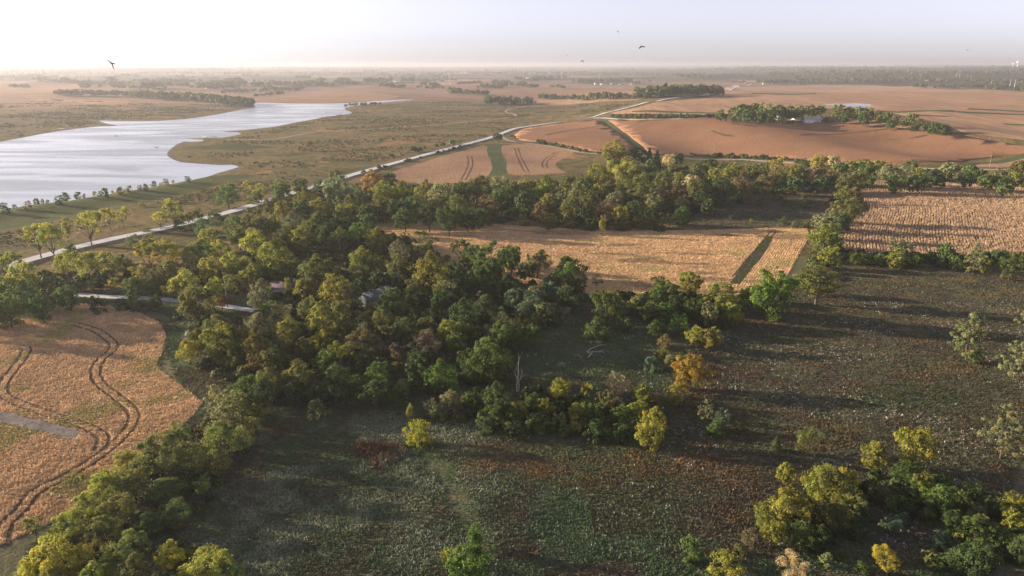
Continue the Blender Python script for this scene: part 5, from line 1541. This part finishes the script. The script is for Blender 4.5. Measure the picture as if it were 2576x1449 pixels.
# farmstead on the hill
gable('machine_shed', 'long white metal machine shed with sliding doors on the corn hill', 2043, 308.5, 19, 9, 4.0, 6.0, 8, 'white_metal', 'steel_roof', 'shed', wins=1, big_door=True)
gable('farm_house', 'blue-grey roofed farm building behind the white shed', 2060, 301, 9, 8, 3.4, 6.4, 60, 'white_wood', 'blue_shingle', 'house')
gable('farm_house', 'pale farm house half hidden among the farmstead trees', 2003, 300, 9, 7, 3.2, 6.0, 20, 'white_wood', 'blue_shingle', 'house', chim=True)
gable('garage', 'small white garage under the farmstead trees', 1956, 300, 6, 6, 2.8, 4.2, 10, 'white_wood', 'steel_roof', 'garage', wins=1)
# homes in the wood
gable('house', 'house with dark purple-brown shingle roof in the wood clearing', 724, 738, 12, 8.5, 2.9, 5.2, 4, 'tan_wall', 'dark_shingle', 'house', chim=True)
gable('house', 'blue-grey gabled house with white fascia deep in the wood', 946, 766, 13, 8, 3.2, 6.0, 52, 'grey_wall', 'blue_shingle', 'house')
gable('garden_shed', 'small blue-roofed shed behind the gabled house in the wood', 982, 706, 5, 5, 2.4, 3.8, 30, 'grey_wall', 'blue_shingle', 'shed', wins=1)
# far farmsteads
FAR = [('barn', 'long low white barn at the far tree-sheltered farmstead', 1516, 213, 26, 9, 3.5, 5.5, 5, 'white_metal', 'steel_roof'),
       ('farm_house', 'white house with steep roof at the tree-sheltered far farmstead', 1498, 212, 11, 9, 4.5, 8.0, 40, 'white_wood', 'blue_shingle'),
       ('barn', 'white roofed cattle barn beside the long low barn', 1540, 213, 20, 8, 3.2, 4.8, 5, 'grey_wall', 'white_metal'),
       ('barn', 'grey roofed barn at the edge of the far farmstead', 1562, 214, 24, 8, 3.0, 4.6, 5, 'grey_wall', 'steel_roof'),
       ('chapel', 'small sunlit white gabled building alone in the far field', 1588, 214, 7, 9, 4.5, 8.5, 75, 'white_wood', 'white_metal'),
       ('farm_house', 'white two-storey house by the grain bin on the road crest', 1943, 210, 10, 9, 5.5, 8.5, 30, 'white_wood', 'blue_shingle'),
       ('barn', 'long pale barn where the gravel road meets the skyline', 1878, 209, 26, 9, 3.0, 4.5, 3, 'white_metal', 'white_metal'),
       ('barn', 'blue-roofed barn in the grove beyond the lake', 769, 216, 14, 10, 5.0, 8.5, 35, 'grey_wall', 'blue_shingle'),
       ('farm_house', 'white house at the hilltop grove beyond the lake', 979, 207, 14, 9, 4.0, 7.0, 10, 'white_wood', 'steel_roof'),
       ('barn', 'white machine shed beside the hilltop grove beyond the lake', 995, 207, 18, 9, 3.5, 5.0, 8, 'white_metal', 'white_metal'),
       ('farm_house', 'pale gabled house on the far lakeside slope', 537, 222, 13, 10, 4.5, 8.0, 25, 'white_wood', 'blue_shingle'),
       ('barn', 'low white shed below the far lakeside slope', 580, 220, 14, 7, 3.0, 4.4, 5, 'white_metal', 'steel_roof'),
       ('barn', 'white shed beside the isolated far field grove', 1327, 198, 14, 9, 4.0, 6.0, 30, 'white_metal', 'steel_roof'),
       ('barn', 'long sunlit shed on the far plain under drifting dust', 1110, 193, 46, 12, 4.0, 6.0, 2, 'white_metal', 'white_metal'),
       ('warehouse', 'long white roofed building below the wooded skyline hills', 2345, 198, 60, 16, 5.0, 7.0, 2, 'white_metal', 'white_metal')]
for n_, l_, vx, vy, L_, D_, e_, g_, rz_, w_, r_ in FAR:
    gable(n_, l_, vx, vy, L_, D_, e_, g_, rz_, w_, r_, 'house' if 'house' in n_ and n_ != 'warehouse' else ('chapel' if n_ == 'chapel' else 'barn'), wins=2)


def lathe(prof, seg=16):
    P = np.array(prof, float); n = len(P)
    th = np.linspace(0, 2 * np.pi, seg, endpoint=False)
    v = np.stack([np.outer(P[:, 0], np.cos(th)), np.outer(P[:, 0], np.sin(th)), np.repeat(P[:, 1:2], seg, 1)], -1).reshape(-1, 3)
    f = [(i * seg + j, i * seg + (j + 1) % seg, (i + 1) * seg + (j + 1) % seg, (i + 1) * seg + j) for i in range(n - 1) for j in range(seg)]
    return v, np.array(f)


def grain_bin(vx, vy, label, rr=5.0, h=7.0):
    p = ground(vx, vy)
    r = thing('grain_bin', label, 'grain bin', p[0], p[1], gz(*p) - 0.1)
    b = part('bin_wall', [lathe([(rr, 0), (rr, h * 0.25), (rr * 1.01, h * 0.26), (rr, h * 0.27), (rr, h * 0.6), (rr * 1.01, h * 0.61), (rr, h * 0.62), (rr, h)])], 'galv', r)
    part('bin_roof', [lathe([(rr * 1.05, h - 0.05), (rr * 0.2, h + rr * 0.5), (0.4, h + rr * 0.52), (0.4, h + rr * 0.62), (0.01, h + rr * 0.64)])], 'steel_roof', r)
    part('door', [boxm(-0.5, 0.5, -rr - 0.08, -rr + 0.3, 0.2, 2.1)], 'door', b)


grain_bin(1920, 212, 'grey steel grain bin on the road crest farmstead')
grain_bin(521, 223, 'pale steel bin beside the gabled house on the far lakeside slope', 4.5, 9.0)


def water_tower(vx, dist, label, h):
    d = raydir(vx, HOR); x = d[0] / d[1] * dist; z = gz(x, dist)
    r = thing('water_tower', label, 'water tower', x, dist, z)
    part('stem', [lathe([(h * 0.10, 0), (h * 0.055, h * 0.1), (h * 0.05, h * 0.62), (h * 0.1, h * 0.7)])], 'white_metal', r, True)
    a = np.linspace(-1.2, 1.57, 10)
    part('tank', [lathe([(max(0.01, h * 0.25 * math.cos(t)), h * 0.82 + h * 0.18 * math.sin(t)) for t in a], 20)], 'white_metal', r, True)
    part('vent', [lathe([(h * 0.02, h * 0.99), (h * 0.02, h * 1.03), (0.01, h * 1.04)], 8)], 'galv', r)


water_tower(2560, 8200, 'larger white bulb water tower on the far skyline', 62)
water_tower(2549, 8900, 'smaller white bulb water tower on the far skyline', 52)


def pole_proto():
    parts = {}
    parts['pole'] = tube([(0, 0, -0.5), (0, 0, 5), (0, 0, 10)], [0.2, 0.17, 0.12], 8)
    parts['crossarm'] = boxm(-1.2, 1.2, -0.22, -0.11, 9.1, 9.25)
    parts['insulator'] = lathe([(0.05, 0), (0.09, 0.05), (0.06, 0.12), (0.09, 0.16), (0.03, 0.24)], 8)
    ms = {}
    for k, (v, f) in parts.items():
        me = mesh_np(k, v, f); me.materials.append(M['pole_wood' if k != 'insulator' else 'galv']); ms[k] = me
    return ms


PM = pole_proto()
POLES = [(1005, 413), (1113, 382), (1202, 357), (1281, 336), (1333, 322), (1366, 317), (1395, 312), (1446, 305), (1493, 298), (1568, 276), (1602, 267), (1374, 356), (1506, 369), (1796, 390), (2489, 420), (573, 774)]
PTXT = {15: 'pale utility pole beside the dirt lane in the wood', 14: 'utility pole beside the stubble strip behind the tree belt', 13: 'utility pole in the grass below the big corn hill', 12: 'utility pole in the corn beside the grass waterway', 11: 'utility pole by the side road shrubs below the junction'}
for i, (vx, vy) in enumerate(POLES):
    p = ground(vx, vy)
    o = thing('utility_pole', PTXT.get(i, 'wooden utility pole with crossarm along the gravel road'), 'utility pole', p[0], p[1], gz(*p), R(-25 + 7 * (i % 4)), None if i in PTXT else 'utility poles along the gravel road')
    for nm, offs in (('pole', [(0, 0, 0)]), ('crossarm', [(0, 0, 0)]), ('insulator', [(-1.05, -0.16, 9.24), (1.05, -0.16, 9.24), (0, 0, 10)])):
        for of in offs:
            c = bpy.data.objects.new(nm, PM[nm]); COL.objects.link(c); c.parent = o; c.location = of


def pylon_mesh():
    a = tube([(0, 0, -1), (0, 0, 20), (0, 0, 40)], [0.75, 0.55, 0.35], 8)
    arm = [tube([(-4.5, 0, z + 0.8), (0, 0, z), (4.5, 0, z + 0.8)], [0.16, 0.3, 0.16], 5) for z in (27, 32, 37)]
    m1 = mesh_np('mast', *a); m1.materials.append(M['galv'])
    m2 = [mesh_np('arm', *q) for q in arm]
    for q in m2:
        q.materials.append(M['galv'])
    return m1, m2


PY = pylon_mesh()
for i, (vx, vy, sc, lab) in enumerate([(2491, 224, 0.9, 'steel transmission mast at the end of the dark windbreak'), (2538, 228, 1.0, 'first tall steel transmission mast past the windbreak at the field edge'), (2550, 228, 1.0, 'second tall steel transmission mast past the windbreak at the field edge'),
                                       (2440, 205, 0.9, None), (2432, 204, 0.9, None), (2404, 202, 1.0, None), (2412, 202, 1.0, None), (1129, 202, 1.0, None), (1144, 202, 1.0, None), (1132, 215, 1.0, None), (1412, 200, 1.0, None), (1507, 199, 1.0, None), (1011, 196, 1.0, None), (275, 190, 1.0, None), (2002, 192, 1.0, None)]):
    p = ground(vx, vy)
    o = thing('transmission_mast', lab or 'distant steel transmission mast rising out of the haze', 'mast', p[0], p[1], gz(*p), R(10), None if lab else 'distant transmission masts on the plain')
    o.scale = (sc, sc, sc)
    c = bpy.data.objects.new('mast', PY[0]); COL.objects.link(c); c.parent = o
    for q in PY[1]:
        c = bpy.data.objects.new('crossarm', q); COL.objects.link(c); c.parent = o


# birds over the valley
def bird(vx, vy, px, flap, yaw, roll, label, span=0.34):
    d = raydir(vx, vy); dep = FV * span / px
    k = dep / (d[1] * CP - d[2] * SP)
    loc = np.array([0, 0, CAM_H]) + d * k
    parts = []
    body = lathe([(0.002, -0.5), (0.05, -0.42), (0.085, -0.25), (0.12, -0.02), (0.10, 0.18), (0.065, 0.27), (0.075, 0.33), (0.055, 0.40), (0.015, 0.44), (0.004, 0.50)], 10)
    bv = body[0][:, [0, 2, 1]] * span * np.array([0.75, 0.85, 0.6])
    parts.append((bv, body[1]))
    tail = np.array([(-0.03, -0.40, 0.0), (0.03, -0.40, 0.0), (0.12, -0.78, 0.0), (0.0, -0.66, 0.01), (-0.12, -0.78, 0.0)]) * span * 0.85
    tv = np.concatenate([tail + [0, 0, 0.006], tail - [0, 0, 0.006]])
    parts.append((tv, np.array([(0, 1, 3, 3), (1, 2, 3, 3), (0, 3, 4, 4), (5, 8, 6, 6), (6, 8, 7, 7), (5, 9, 8, 8)])))
    for s in (-1, 1):
        f0 = flap * (1.0 if s > 0 else 0.75)
        x1, z1 = 0.5 * math.cos(f0 * 0.5), 0.5 * math.sin(f0 * 0.5)
        x2, z2 = x1 + 0.52 * math.cos(f0), z1 + 0.52 * math.sin(f0)
        w = np.array([(0.05, 0.20, 0.03), (x1, 0.26, z1), (x2, -0.08, z2), (x1 * 0.95, -0.06, z1), (0.05, -0.14, 0.02)]) * span * np.array([0.5, 0.8, 0.5])
        w[:, 0] *= s
        vv = np.concatenate([w + [0, 0, 0.006], w - [0, 0, 0.006]])
        f = [(0, 1, 3, 4), (1, 2, 3, 3), (5, 9, 8, 6), (6, 8, 7, 7), (0, 5, 6, 1), (1, 6, 7, 2), (2, 7, 8, 3), (3, 8, 9, 4)]
        parts.append((vv, np.array(f)))
    V, F = join(parts)
    me = bpy.data.meshes.new('bird')
    me.from_pydata([tuple(v) for v in V], [], [tuple(dict.fromkeys(int(i) for i in f)) for f in F])
    me.materials.append(M['feather'])
    o = bpy.data.objects.new('bird', me); COL.objects.link(o)
    o.location = loc; o.rotation_euler = (R(8), R(roll), R(yaw))
    o['label'] = label; o['category'] = 'bird'; o['group'] = 'birds flying over the valley'


bird(281, 159, 30, -0.5, 55, 55, 'dark bird banking over the plain beyond the lake')
bird(1466, 153, 15, -1.1, 10, 8, 'dark bird with both wings swept down just above the skyline')
bird(1615, 117, 21, -0.5, 20, -18, 'dark bird gliding with long drooping wings in the open sky')
bird(1555, 80, 9, 0.5, 30, 30, 'small dark bird climbing highest in the sky')
bird(1426, 139, 7, -0.5, 0, 0, 'tiny bird above the skyline')
bird(1590, 173, 7, -0.7, 15, 10, 'tiny bird in front of the hazy far woods')
bird(1644, 194, 7, -0.3, -20, -10, 'tiny bird over the far dusty field')
bird(2433, 126, 7, 0.8, 0, 0, 'tiny bird with raised wings over the far wooded hills')
bird(1766, 380, 7, 0.3, 40, 0, 'tiny bird low over the big corn hill')


# boats and docks on the lake
def boat(vx, vy, L_, label):
    p = plane(vx, vy)
    r = thing('fishing_boat', label, 'boat', p[0], p[1], 0.0, R(75))
    hw = L_ * 0.2
    lo = np.array([(-hw * 0.8, -L_ / 2, -0.15), (hw * 0.8, -L_ / 2, -0.15), (hw * 0.8, L_ * 0.2, -0.15), (0, L_ * 0.45, -0.05), (-hw * 0.8, L_ * 0.2, -0.15)])
    up = np.array([(-hw, -L_ / 2, 0.55), (hw, -L_ / 2, 0.55), (hw, L_ * 0.22, 0.6), (0, L_ / 2, 0.75), (-hw, L_ * 0.22, 0.6)])
    v = np.concatenate([lo, up])
    f = np.array([(0, 1, 6, 5), (1, 2, 7, 6), (2, 3, 8, 7), (3, 4, 9, 8), (4, 0, 5, 9)])
    h = part('hull', [(v, f), (lo + [0, 0, 0.15], np.array([(0, 1, 2, 4), (4, 2, 3, 3)]))], 'hull', r)
    part('bench', [boxm(-hw, hw, -0.2, 0.25, 0.35, 0.45)], 'deck', r)
    part('bench', [boxm(-hw, hw, -L_ * 0.4, -L_ * 0.3, 0.35, 0.45)], 'deck', r)
    part('outboard_motor', [boxm(-0.18, 0.18, -L_ / 2 - 0.35, -L_ / 2, 0.35, 1.0), boxm(-0.08, 0.08, -L_ / 2 - 0.25, -L_ / 2 - 0.1, -0.4, 0.4)], 'hull', r)


boat(292, 342, 5.0, 'dark fishing boat in open water off the far shore')
boat(393, 371, 4.0, 'small dark boat near the brushy lake point')


def dock(vx, vy, L_, W_, rz, label):
    p = plane(vx, vy)
    r = thing('dock', label, 'dock', p[0], p[1], 0.0, R(rz))
    part('deck', [boxm(-L_ / 2, L_ / 2, -W_ / 2, W_ / 2, 0.75, 0.9)], 'deck', r)
    for i in range(4):
        x = -L_ / 2 + L_ * (i + 0.2) / 3.6
        part('post', [boxm(x - 0.12, x + 0.12, W_ / 2, W_ / 2 + 0.24, -0.8, 1.6)], 'pole_wood', r)


dock(132, 327, 30, 6, 8, 'long grey dock along the far brushy shore')
dock(165, 325, 26, 3, -12, 'narrow walkway running from the far shore into the lake')
dock(528, 345, 18, 3, 5, 'grey dock beside the narrow spit')


# dead snag, fallen limbs
def snag():
    p = ground(1303, 986)
    r = thing('dead_snag', 'tall bleached bare dead tree with forked twisted stems', 'dead tree', p[0], p[1], gz(*p), 0)
    H = 12.4
    def st(pts, r0, r1):
        P = np.array(pts, float); n = len(P)
        Q = catmull([q for q in P], 0.0, closed=False) if n > 2 else P
        Q = np.array([q for q in Q])
        return tube(Q, np.linspace(r0, r1, len(Q)), 6)
    part('stem', [st([(-0.25, 0, -0.3), (-0.35, 0, 2.0), (-0.05, 0.1, 4.2), (0.15, 0, 6.4), (0.05, 0.1, 8.6), (0.35, 0, 10.4), (1.3, 0.1, 12.0)], 0.26, 0.05)], 'deadwood', r, True)
    part('stem', [st([(0.2, 0.1, -0.3), (0.3, 0.1, 1.8), (0.25, 0, 3.4), (0.9, 0, 4.6), (1.1, 0.1, 5.8), (1.35, 0, 7.0)], 0.22, 0.05)], 'deadwood', r, True)
    for pts, a, b in [([(-0.1, 0, 4.0), (-0.8, 0.1, 5.2), (-0.9, 0, 6.4), (-0.6, 0, 7.4)], 0.11, 0.03), ([(0.05, 0, 6.2), (-0.5, 0.2, 7.4), (-0.55, 0, 8.6)], 0.08, 0.02), ([(0.3, 0, 10.0), (0.1, 0.1, 11.2), (0.15, 0, 12.4)], 0.07, 0.02),
                      ([(0.9, 0, 4.6), (1.7, 0.2, 5.1), (2.3, 0, 5.4)], 0.07, 0.02), ([(0.25, 0, 3.3), (-0.5, 0.2, 4.1), (-1.0, 0, 4.3)], 0.06, 0.02), ([(0.35, 0, 10.3), (0.9, 0, 10.9), (1.2, 0, 12.4)], 0.05, 0.015), ([(1.1, 0.1, 5.8), (0.8, 0.1, 6.8), (0.9, 0, 7.6)], 0.06, 0.02)]:
        part('branch', [st(pts, a, b)], 'deadwood', r, True)


snag()


def fz(x, y):
    return ((2150 + x / 7.36) / 1.59, (1340 + y / 7.36) / 1.59)


def limb(label, segs, group=None):
    base = ground(*fz(*segs[0][0][0]))
    z0 = gz(*base)
    r = thing('fallen_branch', label, 'branch', base[0], base[1], z0, 0, group)
    for k, (pts, r0, r1) in enumerate(segs):
        P = []
        for i, q in enumerate(pts):
            g = ground(*fz(*q)); P.append((g[0] - base[0], g[1] - base[1], gz(*g) - z0 + 0.35 + 0.25 * (i % 2)))
        Pn = np.array(P)
        part('log' if k == 0 else 'side_branch', [tube(Pn, np.linspace(r0, r1, len(Pn)), 6)], 'deadwood', r, True)


limb('long bleached fallen branch with a forked tip on the grass clearing', [([(1440, 525), (1600, 440), (1730, 365), (1870, 340), (2010, 315)], 0.16, 0.04), ([(1740, 365), (1800, 300), (1950, 200)], 0.06, 0.02), ([(1560, 455), (1570, 410), (1575, 395)], 0.05, 0.02)])
limb('thick bleached fallen branch lying flat on the grass clearing', [([(1460, 550), (1620, 545), (1800, 525), (1890, 540), (1960, 565)], 0.17, 0.05), ([(1800, 525), (1890, 490), (1970, 455)], 0.08, 0.03), ([(1890, 530), (2000, 520), (2100, 505)], 0.06, 0.02)])
limb('short thick pale log beside the fallen branches', [([(1490, 690), (1545, 630), (1605, 575)], 0.25, 0.2)])
limb('thin crooked stick by the rusty brush heap', [([(1080, 625), (1170, 635), (1255, 620)], 0.10, 0.05), ([(1200, 640), (1270, 700), (1335, 750)], 0.08, 0.05)])
limb('small pale stick alone in the dark grass of the clearing', [([(250, 870), (300, 905), (310, 880)], 0.12, 0.08)])
hp = [([(590, 945), (700, 930)], 0.09, 0.07), ([(650, 840), (760, 905)], 0.09, 0.06), ([(760, 920), (815, 975)], 0.11, 0.09), ([(790, 860), (840, 905)], 0.1, 0.08), ([(700, 850), (780, 880)], 0.08, 0.06), ([(740, 830), (700, 910)], 0.08, 0.05), ([(600, 880), (680, 860)], 0.08, 0.05), ([(930, 830), (980, 860)], 0.12, 0.1)]
for sgm in hp:
    limb('grey cut log in the jumbled log heap on the clearing', [sgm], 'cut logs heaped on the clearing')


# dust hanging over the gravel road
def dust(pts, label, dens):
    parts = []
    rs = np.random.RandomState(5)
    for (vx, vy, rx, rz) in pts:
        p = ground(vx, vy)
        v, f = lathe([(max(0.01, math.cos(t)) * rx, math.sin(t) * rz) for t in np.linspace(-1.57, 1.57, 9)], 14)
        v = v * (1 + 0.12 * rs.randn(len(v), 1)); v[:, 2] = np.maximum(v[:, 2], -0.5)
        parts.append((v + np.array([p[0], p[1], gz(*p) + 0.3]), f))
    v, f = join(parts)
    me = mesh_np('dust_cloud', v, f)
    m = bpy.data.materials.new('road_dust'); m.use_nodes = True
    nt = m.node_tree; nt.nodes.remove(nt.nodes['Principled BSDF'])
    vp = nt.nodes.new('ShaderNodeVolumePrincipled')
    vp.inputs['Color'].default_value = (0.93, 0.90, 0.86, 1); vp.inputs['Density'].default_value = dens; vp.inputs['Anisotropy'].default_value = 0.3
    nt.links.new(vp.outputs[0], nt.nodes['Material Output'].inputs['Volume'])
    me.materials.append(m)
    o = bpy.data.objects.new('dust_cloud', me); COL.objects.link(o)
    o['kind'] = 'stuff'; o['label'] = label


dust([(1775, 238, 12, 7), (1792, 236, 12, 9), (1812, 231, 14, 9), (1832, 226, 16, 10), (1850, 220, 18, 12)], 'pale dust drifting over the gravel road by the conifer grove', 0.012)

realize()

# ------------------------------------------------------------------ haze
def haze():
    s = 29000.0; z0, z1 = -45.0, 128.0
    co = np.array([(x, y, z) for z in (z0, z1) for y in (-s, s) for x in (-s, s)])
    f = np.array([(0, 2, 3, 1), (4, 5, 7, 6), (0, 1, 5, 4), (1, 3, 7, 5), (3, 2, 6, 7), (2, 0, 4, 6)])
    me = mesh_np('haze', co, f)
    m = bpy.data.materials.new('haze_air'); m.use_nodes = True
    nt = m.node_tree
    nt.nodes.remove(nt.nodes['Principled BSDF'])
    v = nt.nodes.new('ShaderNodeVolumePrincipled')
    v.inputs['Color'].default_value = (0.58, 0.61, 0.70, 1)
    v.inputs['Density'].default_value = HAZE_D
    v.inputs['Anisotropy'].default_value = 0.35
    nt.links.new(v.outputs[0], nt.nodes['Material Output'].inputs['Volume'])
    me.materials.append(m)
    o = bpy.data.objects.new('haze', me); COL.objects.link(o)
    o['kind'] = 'stuff'; o['label'] = 'thin pale evening haze hanging over the whole valley'; o['category'] = 'haze'


HAZE_D = 0.95e-4
haze()
